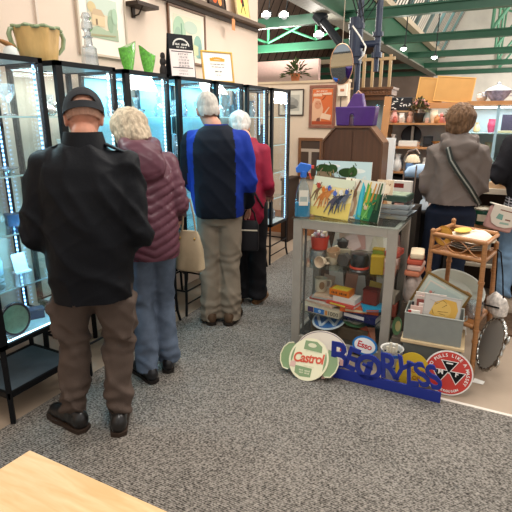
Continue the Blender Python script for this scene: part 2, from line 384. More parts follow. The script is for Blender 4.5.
# ------------------------------------------------------------------ the row of glass display cabinets
LED = emit('cold led strip', (.25, .55, 1.0), 4.0, dots=40)
LEDW = emit('white led strip', (.72, .90, 1.0), 3.2, dots=40)
LEDB = emit('cold led edge', (.5, .8, 1.0), 6.0)
cab_y = [(1.32, 1.78), (1.86, 2.30), (2.38, 2.82), (2.92, 3.38), (3.44, 3.90), (3.97, 4.42), (4.50, 4.97)]
cab_lab = ['glass display cabinet with a dark grey shelf on its stand, by the capped man',
           'glass display cabinet under the clear decanter, warm lit inside',
           'bright blue lit glass display cabinet under the two green vases',
           'bright blue lit glass display cabinet under the desk calendar',
           'glass display cabinet under the gold framed certificate',
           'tall glass display cabinet last but one before the tan partition',
           'clear glass display cabinet at the end of the row, next to the tan partition']
SHZ = [.72, 1.0, 1.29, 1.575]
XF, XB = -2.13, -2.53
for i, (ya, yb) in enumerate(cab_y):
    w_ = yb - ya; cx = (XF + XB) / 2; cy = (ya + yb) / 2
    T = thing('display_cabinet', cab_lab[i], 'display cabinet', (cx, cy, 0), 0, 'glass display cabinets along the wall')
    hx, hy = (XF - XB) / 2, w_ / 2
    warm = i in (1,)
    f = MB(M('#0d0e10', .6)); t = .013
    for sx in (-1, 1):
        for sy in (-1, 1):
            tt = .021 if (sx == 1 and sy == -1) else t
            f.b2((sx * hx, sy * hy, .43), (sx * hx - sx * 2 * t, sy * hy - sy * 2 * tt, 1.86))
    for z in (.43, 1.835):
        for s in (-1, 1):
            f.b2((-hx, s * hy, z), (hx, s * (hy - .02), z + .025)); f.b2((s * hx, -hy, z), (s * (hx - .02), hy, z + .025))
    f.build('frame', T)
    bp = MB(M('#c9d6da', .35)); bp.b2((-hx + .02, -hy + .02, .44), (hx - .02, hy - .02, .452)); bp.build('base_panel', T)
    gp = MB(GL); gp.b2((hx - .006, -hy + .03, .46), (hx - .002, hy - .03, 1.83)); gp.build('glass_door', T)
    for s in (-1, 1):
        gs = MB(GL); gs.b2((-hx + .026, s * (hy - .006), .46), (hx - .026, s * (hy - .010), 1.83)); gs.build('glass_side', T)
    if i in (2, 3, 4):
        gb = MB(M('#a9dcea', .35)); gb.b2((-hx + .004, -hy + .03, .46), (-hx + .010, hy - .03, 1.83)); gb.build('back_panel', T)  # added panel, cyan LED light behind the shelves put into its colour
    else:
        gb = MB(GL); gb.b2((-hx + .004, -hy + .03, .46), (-hx + .008, hy - .03, 1.83)); gb.build('glass_back', T)
    gt = MB(M('#8d9a9c', .4)); gt.b2((-hx + .021, -hy + .021, 1.84), (hx - .021, hy - .021, 1.848)); gt.build('top_panel', T)
    for z in SHZ:
        s_ = MB(GLS); s_.b2((-hx + .03, -hy + .012, z - .004), (hx - .03, hy - .012, z + .004)); s_.m(M('#b4dfe6', .3)).b2((hx - .03, -hy + .014, z - .004), (hx - .027, hy - .014, z + .004)); s_.build('glass_shelf', T)  # front strip has the lit cyan glass edge put into its colour
    lm = LEDW if i in (1, 2, 3) else LED
    for (px, py) in (((hx - .035, hy - .032), (-hx + .035, hy - .032)) if i in (0, 5, 6) else ((hx - .035, hy - .032),)):
        l = MB(lm); l.b2((px - .003, py - .004, .46), (px + .003, py + .004, 1.83)); l.build('led_strip', T)
    if i == 0:
        l = MB(LEDB); l.b2((hx - .03, -hy + .04, .453), (hx - .022, hy - .04, .459)); l.build('led_strip', T)
    for k, (sx, sy) in enumerate(((1, -1), (1, 1), (-1, -1), (-1, 1))):
        lg = MB(BLACK); r = .017 if i < 2 else .011
        x0, y0 = sx * (hx - .02), sy * (hy - .02)
        if i < 2: lg.cyl((x0, y0, .43), (x0 + sx * .012, y0 + sy * .012, 0), r, r, 4 if i == 0 else 6)
        else: lg.tube([(x0, y0, .43), (x0, y0, .2), (x0 + .002 * sx, y0 + .006 * sy, .10), (x0 + .012 * sx, y0 + .028 * sy, 0.0)], r, 6)
        lg.build('leg', T)
    if i == 0:
        s_ = MB(M('#5c6a74', .5, var=.06)); s_.b2((-hx + .02, -hy + .01, .165), (hx - .01, hy - .01, .182)); s_.build('lower_shelf', T)
        e = MB(BLACK); 
        for s in (-1, 1): e.b2((-hx, s * hy, .155), (hx, s * (hy - .018), .186)); e.b2((s * hx, -hy, .155), (s * (hx - .018), hy, .186))
        e.build('stand_rail', T)
    else:
        e = MB(BLACK)
        for z in (.21,):
            for s in (-1, 1): e.cyl((-hx + .02, s * (hy - .018), z), (hx - .02, s * (hy - .018), z), .008, n=6); e.cyl((s * (hx - .018), -hy + .02, z), (s * (hx - .018), hy - .02, z), .008, n=6)
        if i >= 2:
            e.cyl((hx - .02, -hy + .02, .36), (-hx + .02, hy - .02, .21), .007, n=6); e.cyl((hx - .018, -hy + .02, .10), (hx - .018, hy - .02, .10), .007, n=6)
        e.build('stand_rail', T)
    cb = (.30, .78, 1.0) if i > 1 else ((.62, .90, 1.0), (.9, .97, .95))[i]
    cp_ = (.20, .66, 1.0)
    if i < 5: area('cabinet_lamp', (cx, cy, 1.825), .30, (6, 4, 8, 8, 7, 5, 2)[i], cb, sy=.30)
    point('cabinet_lamp', (cx + .1, cy + .14, .95), (9, 2, 3, 3, 2, 1.6, .6)[i], cp_, .05)

# pieces of glass, silver and jewellery on the cabinets' shelves
def p_goblet(m): return m.lathe([(.028, 0), (.028, .004), (.004, .012), (.004, .05), (.02, .065), (.03, .09), (.031, .12)], n=14)
def p_decanter(m): return m.lathe([(.035, 0), (.04, .01), (.042, .06), (.03, .085), (.012, .10), (.012, .125), (.018, .135), (.006, .14), (.017, .155), (.012, .175), (0, .18)], n=14)
def p_bowl(m): return m.lathe([(.03, 0), (.032, .006), (.06, .03), (.072, .06), (.069, .06), (.055, .03), (.02, .012)], n=18)
def p_vase(m): return m.lathe([(.024, 0), (.036, .03), (.03, .07), (.017, .10), (.027, .13), (.025, .13), (.014, .10)], n=14)
def p_jar(m): return m.lathe([(.03, 0), (.034, .005), (.034, .06), (.028, .068), (.03, .072), (.03, .08), (.008, .085), (.01, .10), (0, .105)], n=14)
def p_bird(m): return m.ball((0, 0, .03), (.024, .04, .028)).ball((0, .035, .062), .016).cyl((0, .045, .062), (0, .07, .06), .005, .001, 8).cyl((0, -.03, .035), (0, -.075, .05), .014, .004, 8)
def p_dish(m): return m.lathe([(.02, 0), (.022, .004), (.05, .014), (.07, .02), (.07, .023), (.045, .018), (0, .010)], n=20)
def p_tumbler(m): return m.lathe([(.024, 0), (.026, .004), (.033, .085), (.031, .085), (.024, .01), (0, .008)], n=14)
def p_candle(m): return m.lathe([(.034, 0), (.034, .006), (.010, .02), (.014, .05), (.008, .08), (.016, .10), (.02, .125), (.013, .125), (.011, .11)], n=14)
def p_box(m): return m.box((0, 0, .02), (.06, .08, .04)).box((0, 0, .046), (.064, .084, .012))
def p_stand(m): return m.box((0, 0, .004), (.04, .07, .008)).box((-.01, 0, .045), (.006, .06, .08), (0, -.25, 0))
KINDS = {'glass_goblet': (p_goblet, GLW, 'goblet'), 'glass_decanter': (p_decanter, GLW, 'decanter'), 'glass_bowl': (p_bowl, GLW, 'bowl'), 'glass_vase': (p_vase, GLB, 'vase'),
         'lidded_jar': (p_jar, M('#b9c7cf', .3), 'jar'), 'silver_bird': (p_bird, SILVER, 'figurine'), 'silver_dish': (p_dish, SILVER, 'dish'), 'trinket_box': (p_box, M('#34405a', .4), 'box'), 'jewellery_card': (p_stand, M('#d9e2e8', .6), 'jewellery stand'),
         'glass_tumbler': (p_tumbler, GLW, 'tumbler'), 'glass_candlestick': (p_candle, GLW, 'candlestick'), 'dark_bottle': (p_decanter, M('#2c4456', .15), 'bottle'), 'china_jug': (p_vase, M('#e9e6df', .25), 'jug')}
words_ = {'glass_goblet': 'clear glass goblet', 'glass_decanter': 'stoppered cut glass decanter', 'glass_bowl': 'clear cut glass bowl', 'glass_vase': 'pale blue glass vase', 'lidded_jar': 'grey lidded jar',
          'silver_bird': 'small silver bird figurine', 'silver_dish': 'shallow silver dish', 'trinket_box': 'small dark blue trinket box', 'jewellery_card': 'white jewellery display stand', 'glass_tumbler': 'clear glass tumbler', 'glass_candlestick': 'clear glass candlestick', 'dark_bottle': 'dark glass bottle', 'china_jug': 'white china jug'}
cabname = ['cabinet by the capped man', 'cabinet under the decanter', 'cabinet under the green vases', 'cabinet under the calendar', 'cabinet under the certificate', 'last but one cabinet', 'cabinet by the partition']
levn = {0: 'base', 1: 'lowest shelf', 2: 'second shelf', 3: 'third shelf', 4: 'top shelf'}
fill = {
 0: {0: ['jewellery_card', 'silver_dish', 'glass_bowl', 'trinket_box'], 1: ['silver_dish', 'lidded_jar', 'jewellery_card'], 2: ['jewellery_card', 'silver_bird', 'trinket_box'], 3: ['jewellery_card', 'trinket_box', 'silver_dish'], 4: ['silver_bird', 'silver_dish', 'glass_bowl', 'glass_goblet']},
 1: {4: ['silver_bird', 'glass_goblet', 'china_jug', 'glass_candlestick', 'lidded_jar'], 3: ['china_jug', 'glass_vase']},
 2: {4: ['glass_decanter', 'glass_vase', 'glass_goblet', 'glass_candlestick', 'glass_tumbler', 'glass_bowl'], 3: ['glass_vase', 'glass_bowl', 'silver_dish', 'glass_decanter'], 0: ['glass_bowl', 'lidded_jar']},
 3: {4: ['glass_goblet', 'glass_decanter', 'glass_tumbler', 'glass_vase', 'glass_candlestick'], 3: ['glass_vase', 'glass_goblet'], 0: ['glass_bowl', 'silver_dish']},
 4: {4: ['glass_bowl', 'glass_goblet', 'glass_vase', 'glass_decanter'], 3: ['glass_vase']},
 5: {4: ['dark_bottle', 'glass_decanter', 'lidded_jar', 'glass_vase'], 3: ['dark_bottle', 'lidded_jar', 'glass_vase'], 2: ['dark_bottle', 'glass_bowl']},
 6: {4: ['glass_goblet'], 3: ['dark_bottle', 'trinket_box'], 2: ['silver_dish', 'glass_bowl'], 1: ['glass_decanter', 'glass_vase', 'dark_bottle', 'china_jug'], 0: ['glass_vase', 'glass_decanter', 'china_jug', 'dark_bottle']},
}
_proto = {}
def piece(kind, loc, rz, label, group, scale=1.0):
    fn, mat, cat = KINDS[kind]
    if kind not in _proto:
        o = fn(MB(mat)).build(kind, smooth=True); _proto[kind] = o
    else:
        o = _proto[kind].copy(); COL.objects.link(o)
    o.location = loc; o.rotation_euler = (0, 0, rz); o.scale = (scale,) * 3
    return tag(o, label, cat, group)
for ci, lv in fill.items():
    ya, yb = cab_y[ci]
    for l, items in lv.items():
        z = (.452 if l == 0 else SHZ[l - 1] + .004) + .0005; n = len(items)
        for j, kd in enumerate(items):
            y = ya + .07 + (yb - ya - .14) * ((j + .5) / n); x = -2.30 - .12 * ((j * 2) % 3) / 2 + .03 * rnd.uniform(-1, 1)
            piece(kd, (x, y, z), rnd.uniform(-.6, .6), '%s, %s of the %s' % (words_[kd], levn[l], cabname[ci]), 'pieces in the ' + cabname[ci], (rnd.uniform(1.05, 1.3) if n < 5 else 1.0) * (.8 if kd in ('silver_dish', 'glass_bowl') else 1.0))
# round mirror tray standing on the base of the first cabinet
t = thing('round_mirror_plaque', 'round green plaque with a black rim standing in the cabinet by the capped man', 'plaque', (-2.19, 1.46, .453), 0)
mt = Matrix.Rotation(R(82), 4, 'Y')
m = MB(M('#1b2130', .3)); m.lathe([(.0, 0), (.085, 0), (.092, .006), (.085, .012), (.075, .008), (0, .008)], mtx=at(0, 0, .093) @ mt, n=32); m.build('rim', t, smooth=True)
m = MB(M('#6fa08d', .4, var=.2, vscale=30)); m.lathe([(0, .0081), (.075, .0081), (.075, .0095), (0, .0095)], mtx=at(0, 0, .093) @ mt, n=32); m.build('face', t)

# ------------------------------------------------------------------ things standing on the cabinets and hanging on the wall
TZ = 1.861
t = thing('jardiniere', 'large ochre and green leaf-moulded pottery pot with handles on the display cabinets', 'plant pot', (-2.32, 1.925, TZ), R(-20))
def wob(a, z): return 1 + .025 * math.cos(8 * a) + .03 * max(0, z - .13) * 8 * math.cos(16 * a) * .2
OC = M('#c9a366', .45, var=.25, vscale=14, bump=.3, bscale=30, stretch=(1, 1, .3)); OG = M('#8a9a74', .4, var=.15, vscale=18)
m = MB(OC); m.lathe([(.088, 0), (.094, .01), (.103, .06), (.110, .12), (.120, .165), (.112, .165), (.103, .12), (.095, .06), (.0, .03)], wob=wob, n=48); m.build('pot', t, smooth=True)
m = MB(OG); m.tube([((.118 + .006 * math.cos(16 * a)) * math.cos(a), (.118 + .006 * math.cos(16 * a)) * math.sin(a), .168 + .004 * math.cos(8 * a)) for a in [2 * PI * i / 64 for i in range(64)]], .0085, 8, closed=True); m.build('rim', t, smooth=True)
for s in (-1, 1):
    m = MB(OG); m.tube([(0, s * .114, .158), (0, s * .134, .156), (0, s * .143, .13), (0, s * .134, .085), (0, s * .106, .05)], [.010, .012, .013, .012, .008], 8); m.build('handle', t, smooth=True)
t = thing('bird_ornament', 'small white ornament with a brown wooden top on the cabinet edge by the pot', 'ornament', (-2.30, 1.735, TZ), 0)
m = MB(M('#d9dcd6', .4)); m.lathe([(.035, 0), (.04, .02), (.032, .05), (.014, .062), (0, .064)], n=16); m.build('body', t, smooth=True)
m = MB(M('#9a6b3e', .5)); m.ball((0, -.015, .07), (.016, .05, .012), (R(-15), 0, 0)); m.build('lid', t, smooth=True)
t = thing('crystal_decanter', 'tall clear glass decanter standing on the display cabinets before the framed landscape', 'decanter', (-2.28, 2.25, TZ), 0)
m = MB(GLW); m.lathe([(.05, 0), (.052, .008), (.048, .06), (.045, .11), (.026, .125), (.022, .16), (.033, .17), (.02, .178)], n=10); m.build('body', t, smooth=False)
m = MB(GLW); m.lathe([(.018, .17), (.02, .20), (.034, .215), (.03, .25), (.022, .262), (.032, .275), (.02, .30), (0, .305)], n=10); m.build('stopper', t)
for k, (y, h, lab) in enumerate(((2.575, .17, 'green pressed glass fan vase beside the framed landscape, on the cabinets'), (2.775, .155, 'green pressed glass fan vase beside the black calendar, on the cabinets'))):
    m = MB(M('#5fae35', .12, var=.35, vscale=60, bump=.6, bscale=90, coat=.6)); n = 24; rr = []
    for z, r in ((0, .03), (.01, .032), (.05, .045), (h * .7, .06), (h, .066)):
        ring = []
        for i in range(n):
            a = 2 * PI * i / n; top = z / h
            ring.append((r * .42 * math.cos(a), r * math.sin(a), z + (.028 * top * math.sin(a) * (1 if k == 0 else -1) - .02 * top * (1 - abs(math.sin(a))))))
        rr.append(ring)
    solo('fan_vase', m.rings(rr), lab, 'vase', (-2.27, y, TZ), R(-15), 'green fan vases', smooth=True)

def frame_on(name, label, cat, loc, rz, w_, h_, fw, fmat, mount, lean=0.0, group=None, d=.02):
    """picture lying in the local xz plane, facing -y, base at the origin"""
    t = thing(name, label, cat, loc, rz, group, rot=(lean, 0, rz))
    f = MB(fmat)
    f.b2((-w_ / 2, -d, 0), (w_ / 2, 0, fw)); f.b2((-w_ / 2, -d, h_ - fw), (w_ / 2, 0, h_)); f.b2((-w_ / 2, -d, fw), (-w_ / 2 + fw, 0, h_ - fw)); f.b2((w_ / 2 - fw, -d, fw), (w_ / 2, 0, h_ - fw))
    f.build('frame', t, bevel=min(.003, fw * .2))
    b = MB(mount); b.b2((-w_ / 2 + fw, -d * .5, fw), (w_ / 2 - fw, -d * .3, h_ - fw)); b.build('mount', t)
    return t
def art(t, ox, oz, w_, h_, y, shapes, name='picture'):
    """flat painted shapes, unit square coordinates, later ones on top"""
    m = MB(); lay = y
    for col, kind, a in shapes:
        m.m(M(col, .7)); lay -= .0004
        if kind == 'p': m.poly([(ox + x * w_, oz + z * h_) for x, z in a], lay)
        elif kind == 'd': m.disc(ox + a[0] * w_, oz + a[1] * h_, a[2] * w_, a[3] * h_, lay, 20)
        elif kind == 'r': m.poly([(ox + a[0] * w_, oz + a[1] * h_), (ox + a[2] * w_, oz + a[1] * h_), (ox + a[2] * w_, oz + a[3] * h_), (ox + a[0] * w_, oz + a[3] * h_)], lay)
        elif kind == 's':                                # stroke
            x0, z0, x1, z1, ww = a; dx, dz = (x1 - x0) * w_, (z1 - z0) * h_; l = math.hypot(dx, dz) or 1; nx, nz = -dz / l * ww * w_ / 2, dx / l * ww * w_ / 2
            X0, Z0, X1, Z1 = ox + x0 * w_, oz + z0 * h_, ox + x1 * w_, oz + z1 * h_
            m.poly([(X0 - nx, Z0 - nz), (X1 - nx * .6, Z1 - nz * .6), (X1 + nx * .6, Z1 + nz * .6), (X0 + nx, Z0 + nz)], lay)
    return m.build(name, t)
def scribble(m, x0, x1, z, h, y, mtx=None):
    """lettering too small to read: a row of little strokes"""
    x = x0; i = 0
    while x < x1:
        w_ = h * (.35, .5, .28, .45, .6)[i % 5]
        if i % 6 != 4: m.poly([(x, z - h / 2), (x + w_, z - h / 2), (x + w_, z + h * (.5, .2, .35)[i % 3]), (x, z + h * (.3, .5, .2)[i % 3])], y, mtx)
        x += w_ + h * .22; i += 1
    return m
RW = PI / 2            # pictures on the left wall face +x
t = frame_on('framed_landscape', 'framed pale landscape print with a wide white mount on the wall above the cabinets', 'picture', (-2.598, 2.71, 1.98), RW, .47, .58, .018, M('#c9b8a4', .5), M('#efe4d6', .8))
art(t, -.14, .12, .28, .26, -.012, [('#d8cbb0', 'r', (0, 0, 1, 1)), ('#c3cdbd', 'r', (0, .6, 1, 1)), ('#a9b59a', 'p', [(0, 0), (1, 0), (1, .3), (.6, .22), (.3, .3), (0, .2)]), ('#a3b59b', 'd', (.82, .48, .17, .3)), ('#94a88d', 'd', (.74, .4, .1, .22)), ('#cdb88c', 'd', (.14, .72, .14, .13)), ('#d6bd98', 'r', (.12, .3, .55, .55)), ('#c3a98a', 'p', [(.1, .55), (.57, .55), (.45, .7), (.2, .7)]), ('#86705a', 'r', (.24, .32, .3, .46)), ('#a99f7e', 's', (.05, .05, .9, .12, .05)), ('#a8bfa4', 'd', (.9, .62, .1, .2))])
t = frame_on('framed_watercolour', 'brown framed watercolour of trees on the wall behind the calendar', 'picture', (-2.598, 3.73, 2.03), RW, .56, .445, .020, M('#6e4a30', .4), M('#e9dcc8', .8))
art(t, -.21, .06, .42, .32, -.012, [('#d9d6bd', 'r', (0, 0, 1, 1)), ('#a9c2a6', 'd', (.2, .6, .22, .36)), ('#98b09a', 'd', (.15, .4, .14, .3)), ('#8fb0a0', 'd', (.85, .3, .16, .3)), ('#c7c9a1', 'd', (.5, .2, .5, .16)), ('#6f937c', 's', (.3, .05, .26, .8, .05)), ('#b9c7b5', 'd', (.6, .75, .25, .16)), ('#86a39e', 'd', (.92, .2, .07, .2))])
lg = MB(M('#6b5a4d', .5)); lg.b2((-2.598, 3.25, 2.515), (-2.49, 5.08, 2.545)); lg.m(M('#574a40', .5)).b2((-2.598, 3.25, 2.48), (-2.58, 5.08, 2.515))
solo('picture_ledge', lg, 'long dark picture ledge high on the pale wall', 'shelf', (0, 0, 0))
t = frame_on('dark_photograph', 'small dark photograph with orange figures on the high wall ledge', 'picture', (-2.515, 4.10, 2.546), RW, .30, .25, .010, M('#2a2220', .5), M('#3b2f2a', .7), lean=R(-8))
art(t, -.13, .02, .26, .2, -.012, [('#4a3a30', 'r', (0, 0, 1, 1)), ('#c0562e', 'd', (.35, .25, .16, .2)), ('#d58a4e', 'd', (.7, .2, .12, .2)), ('#8e3a28', 'd', (.55, .5, .12, .2))])
t = frame_on('yellow_print', 'small print of a dark figure on yellow ground on the high wall ledge', 'picture', (-2.515, 4.60, 2.546), RW, .27, .27, .012, M('#cdb98c', .5), M('#e8d890', .7), lean=R(-8))
art(t, -.11, .02, .22, .22, -.012, [('#ead777', 'r', (0, 0, 1, 1)), ('#2f2b2a', 'p', [(.45, .35), (.7, .4), (.62, .95), (.5, .98), (.4, .8)]), ('#2f2b2a', 's', (.5, .4, .3, .05, .08)), ('#b9402c', 'p', [(.35, .5), (.5, .45), (.48, .8), (.38, .85)]), ('#2f2b2a', 's', (.6, .4, .72, .06, .08)), ('#e9c9a4', 'd', (.52, .95, .07, .07))])
t = frame_on('pale_photograph', 'pale framed photograph lying back on the high wall ledge, above the calendar', 'picture', (-2.515, 3.78, 2.546), RW, .26, .2, .010, M('#8b7b6c', .5), M('#cdbfae', .7), lean=R(-8))
tg = MB(M('#c98a5c', .7)); tg.b2((-.001, -.03, -.11), (.001, .03, -.01)); tg.tube([(0, 0, -.01), (.002, 0, .012), (.0, 0, .02)], .0015, 5)
solo('price_tag', tg, 'brown paper tag hanging from the high picture ledge', 'tag', (-2.487, 4.36, 2.50))
bk = MB(M('#3c2f27', .5)); bk.b2((-2.599, 2.95, 2.36), (-2.47, 3.19, 2.385)); bk.b2((-2.599, 3.02, 2.29), (-2.585, 3.05, 2.36)); bk.tube([(-2.59, 3.035, 2.30), (-2.54, 3.035, 2.31), (-2.50, 3.035, 2.36)], .006, 6)
solo('wall_bracket', bk, 'small dark bracket shelf on the wall beside the landscape print', 'bracket', (0, 0, 0))
cd = MB(M('#d9c8b8', .6)); cd.b2((-2.60, 2.16, 1.87), (-2.585, 2.178, 3.4)); solo('cable_cover', cd, 'narrow pale cable cover running up the wall behind the pot', 'cable cover', (0, 0, 0))
# calendar
t = thing('desk_calendar', 'tall standing calendar with black header on top of the cabinets', 'calendar', (-2.26, 3.16, TZ), R(62))
lean = at(0, -.03, 0) @ Matrix.Rotation(R(-8), 4, 'X')
m = MB(M('#1c1c20', .6)); m.prism([(-.105, 0), (.105, 0), (.105, .315), (-.105, .315)], .004, lean); m.prism([(-.105, 0), (.105, 0), (.105, .31), (-.105, .31)], .003, at(0, .07, 0) @ Matrix.Rotation(R(10), 4, 'X')); m.b2((-.105, -.03, 0), (.105, .07, .004)); m.build('stand', t)
m = MB(M('#eadbd6', .7)); m.prism([(-.098, .012), (.098, .012), (.098, .205), (-.098, .205)], -.003, lean); m.build('date_page', t)
m = MB(M('#1a1a1d', .6)); m.prism([(-.100, .207), (.100, .207), (.100, .313), (-.100, .313)], -.004, lean)
m.m(M('#d8d4cc', .6))
ar = [(.07 * math.cos(a), .232 + .055 * math.sin(a)) for a in [PI * i / 10 for i in range(11)]]
for (a, b) in zip(ar, ar[1:]):
    m.prism([a, b, (b[0] * .86, (b[1] - .232) * .80 + .232), (a[0] * .86, (a[1] - .232) * .80 + .232)], -.0048, lean)
scribble(m, -.05, .05, .243, .016, -.0052, lean); scribble(m, -.04, .04, .222, .010, -.0052, lean)
m.build('header', t)
m = MB(M('#2a2528', .7))
for z in (.188, .072): m.prism([(-.085, z), (.085, z), (.085, z + .006), (-.085, z + .006)], -.0042, lean)
for r_ in range(5):
    m.text(['S M T W T', '4 5 6 7 8', '11 12 13 14', '18 19 20 21', '25 26 27 28'][r_], .018, lean @ at(.01, -.0042, .172 - r_ * .021) @ TXT, .0003)
m.text('1 2 3 4 5 6 7', .014, lean @ at(0, -.0042, .052) @ TXT, .0003); m.text('8 9 10 11 12', .014, lean @ at(0, -.0042, .030) @ TXT, .0003)
m.build('lettering', t)
m = MB(M('#3a3534', .6, bump=.3)); m.ball((0, 0, .05), (.028, .026, .05)).ball((0, .0, .115), (.026, .022, .03)).ball((0, .0, .155), (.02, .018, .026)).cyl((0, 0, 0), (0, 0, .02), .03)
m.b2((-.02, -.02, 0), (.02, .02, .02)); solo('dark_figurine', m, 'small dark carved figurine behind the calendar on the cabinets', 'figurine', (-2.36, 3.06, TZ), 0, smooth=True)
t = frame_on('gold_certificate', 'gold framed certificate standing on the cabinets beside the calendar', 'certificate', (-2.24, 3.665, TZ), R(60), .30, .255, .014, M('#c99f4a', .3, .6), M('#efe6dc', .6), lean=R(-10), d=.014)
m = MB(M('#d59a38', .6)); 
for k in range(7): m.disc(-.06 + .02 * k, .188 + .010 * math.sin(PI * k / 6), .014, .010, -.0082, 12)
m.poly([(-.075, .172), (.075, .172), (.06, .184), (-.06, .184)], -.0084)
m.build('crest', t)
m = MB(M('#6d625c', .7)); scribble(m, -.07, .07, .148, .009, -.0085); scribble(m, -.06, .06, .126, .009, -.0085); m.m(M('#2c2724', .7)); scribble(m, -.03, .03, .09, .013, -.0085); m.m(M('#6d625c', .7)); scribble(m, -.02, .02, .06, .007, -.0085); m.build('lettering', t)

# ------------------------------------------------------------------ the tan partition: pictures, mirror, switch box, fern
t = frame_on('framed_engraving', 'dark framed grey engraving on the tan partition behind the end cabinet', 'picture', (-2.56, 5.998, 1.60), 0, .36, .33, .014, M('#3a2a20', .4), M('#d8cfbd', .8))
art(t, -.12, .06, .24, .2, -.012, [('#b9b3a4', 'r', (0, 0, 1, 1)), ('#7d7a72', 'd', (.25, .4, .22, .3)), ('#8d8980', 'd', (.7, .45, .25, .3)), ('#6a675f', 'd', (.5, .25, .3, .14)), ('#99958b', 'd', (.55, .7, .2, .16)), ('#5d5a53', 's', (.1, .15, .9, .2, .05))])
t = frame_on('vintage_poster', 'orange and cream vintage poster in a rust brown frame on the tan partition', 'poster', (-2.125, 5.998, 1.445), 0, .355, .525, .036, M('#8a5b4a', .6, var=.15, vscale=20), M('#d9ab86', .7))
art(t, -.135, .045, .27, .43, -.012, [('#cf6a3c', 'r', (.0, .0, 1, 1)), ('#d9a784', 'p', [(.0, .1), (.45, .1), (.55, .45), (.4, .72), (.1, .75), (0, .6)]), ('#c98a68', 'd', (.28, .56, .17, .12)), ('#a95b3c', 's', (.2, .6, .26, .58, .05)), ('#a95b3c', 's', (.36, .6, .42, .58, .05)), ('#e3bd9c', 'p', [(.4, .18), (.9, .12), (.95, .27), (.5, .33)]), ('#7d4b3a', 'p', [(.2, .08), (.42, .05), (.4, .2), (.26, .18)]), ('#d8b291', 's', (.62, .3, .85, .5, .07)), ('#7a3a28', 's', (.5, .7, .66, .82, .04)), ('#a84a2c', 'r', (0, 0, 1, .09)), ('#e4bb98', 'r', (.04, .80, .48, .87)), ('#e4bb98', 'r', (.52, .84, .95, .90))])
m = MB(M('#f2dcc2', .7)); scribble(m, -.08, .06, .452, .016, -.0185); m.text('GOLDEN SHRED', .035, at(0, -.019, .418) @ TXT, .0004, .85); m.build('lettering', t)
t = frame_on('wooden_mirror', 'dark wood framed mirror low on the tan partition behind the spray bottle', 'mirror', (-2.27, 5.998, .78), 0, .34, .54, .04, M('#7a4d2a', .4, var=.2), M('#4a3a30', .15))
m = MB(M('#b5a08c', .4)); m.b2((-.13, -.014, .36), (.13, -.0125, .40)); m.b2((-.02, -.014, .08), (.02, -.0125, .36)); m.build('muntin', t)
m = MB(M('#e6d8c4', .5)); m.box((0, 0, .07), (.11, .05, .14)); m.m(M('#c07a5a', .6)).box((0, -.026, .07), (.05, .004, .03)); m.m(M('#3a3a3a', .5)).cyl((-.02, 0, 0), (-.02, 0, -.3), .006)
solo('switch_box', m, 'cream electrical switch box at the partition end by the column', 'switch box', (-1.86, 5.972, 1.83), 0, bevel=.004)
m = MB(M('#30231c', .5)); m.b2((-.05, -.2, 0), (.05, .15, .80)); m.b2((-.06, -.21, .80), (.06, .16, .83)); solo('narrow_side_table', m, 'dark narrow wooden side table end beyond the end cabinet', 'table', (-2.42, 5.72, 0))
def leaves(m, n, r, h, c, l=.08, wd=.02):
    for i in range(n):
        a = rnd.uniform(0, 2 * PI); e = rnd.uniform(-.1, 1.3); d = Vector((math.cos(a) * math.cos(e), math.sin(a) * math.cos(e), math.sin(e)))
        p = Vector(c) + Vector((d.x * r * rnd.uniform(.3, 1), d.y * r * rnd.uniform(.3, 1), d.z * h * rnd.uniform(.2, 1)))
        s = d.cross(Vector((0, 0, 1))); s = s.normalized() if s.length > .01 else Vector((1, 0, 0)); ll = l * rnd.uniform(.6, 1.2)
        q = p + d * ll * .5 + s * wd; q2 = p + d * ll * .5 - s * wd; e2 = p + d * ll + Vector((0, 0, -.25 * ll))
        vs = [m.bm.verts.new(v) for v in (p, q, e2, q2)]; m.bm.faces.new(vs); m._new(vs)
    return m
t = thing('potted_plant', 'green trailing plant in a small terracotta pot on top of the tan partition', 'plant', (-2.53, 6.045, 2.03), 0)
m = MB(M('#b06a45', .7)); m.lathe([(.05, 0), (.065, .09), (.07, .095), (.055, .09), (0, .08)]); m.build('pot', t, smooth=True)
m = MB(M('#4d5a35', .7, var=.3)); leaves(m, 130, .15, .15, (0, 0, .08), .10, .016); m.build('foliage', t)
# ------------------------------------------------------------------ the grey framed glass case and what stands in and on it
ALU = M('#a59c90', .4, var=.06, vscale=12, bump=.06, bscale=80)
GX0, GX1, GY0, GY1, GZ = -1.205, -.510, 2.90, 3.37, .925
t = thing('glass_showcase', 'grey metal framed glass showcase crammed with games and bric-a-brac', 'display case', ((GX0 + GX1) / 2, (GY0 + GY1) / 2, 0))
gx, gy = (GX1 - GX0) / 2, (GY1 - GY0) / 2
m = MB(ALU); u = .062
m.b2((-gx, -gy, .0), (-gx + u, -gy + .03, .915)); m.b2((gx - u, -gy, 0), (gx, -gy + .03, .915))
m.b2((-gx + u, -gy, .915 - u), (gx - u, -gy + .03, .915)); m.b2((-gx + u, -gy, .02), (gx - u, -gy + .03, .06)); m.build('front_frame', t, bevel=.003)
m = MB(ALU)
for s in (-1, 1):
    m.b2((s * gx, gy - .05, 0), (s * (gx - .05), gy, .915)); m.b2((s * gx, -gy + .03, .885), (s * (gx - .03), gy - .05, .915)); m.b2((s * gx, -gy + .03, .02), (s * (gx - .03), gy - .05, .06))
m.b2((-gx + .05, gy - .03, .885), (gx - .05, gy, .915)); m.build('rear_frame', t, bevel=.002)
m = MB(glass('case top glass', (.92, .96, .95), .10)); m.b2((-gx - .012, -gy - .012, .9155), (gx + .012, gy + .012, .925)); m.build('glass_top', t)
m = MB(GL); m.b2((-gx + u, -gy + .012, .06), (gx - u, -gy + .016, .853)); m.build('glass_door', t)
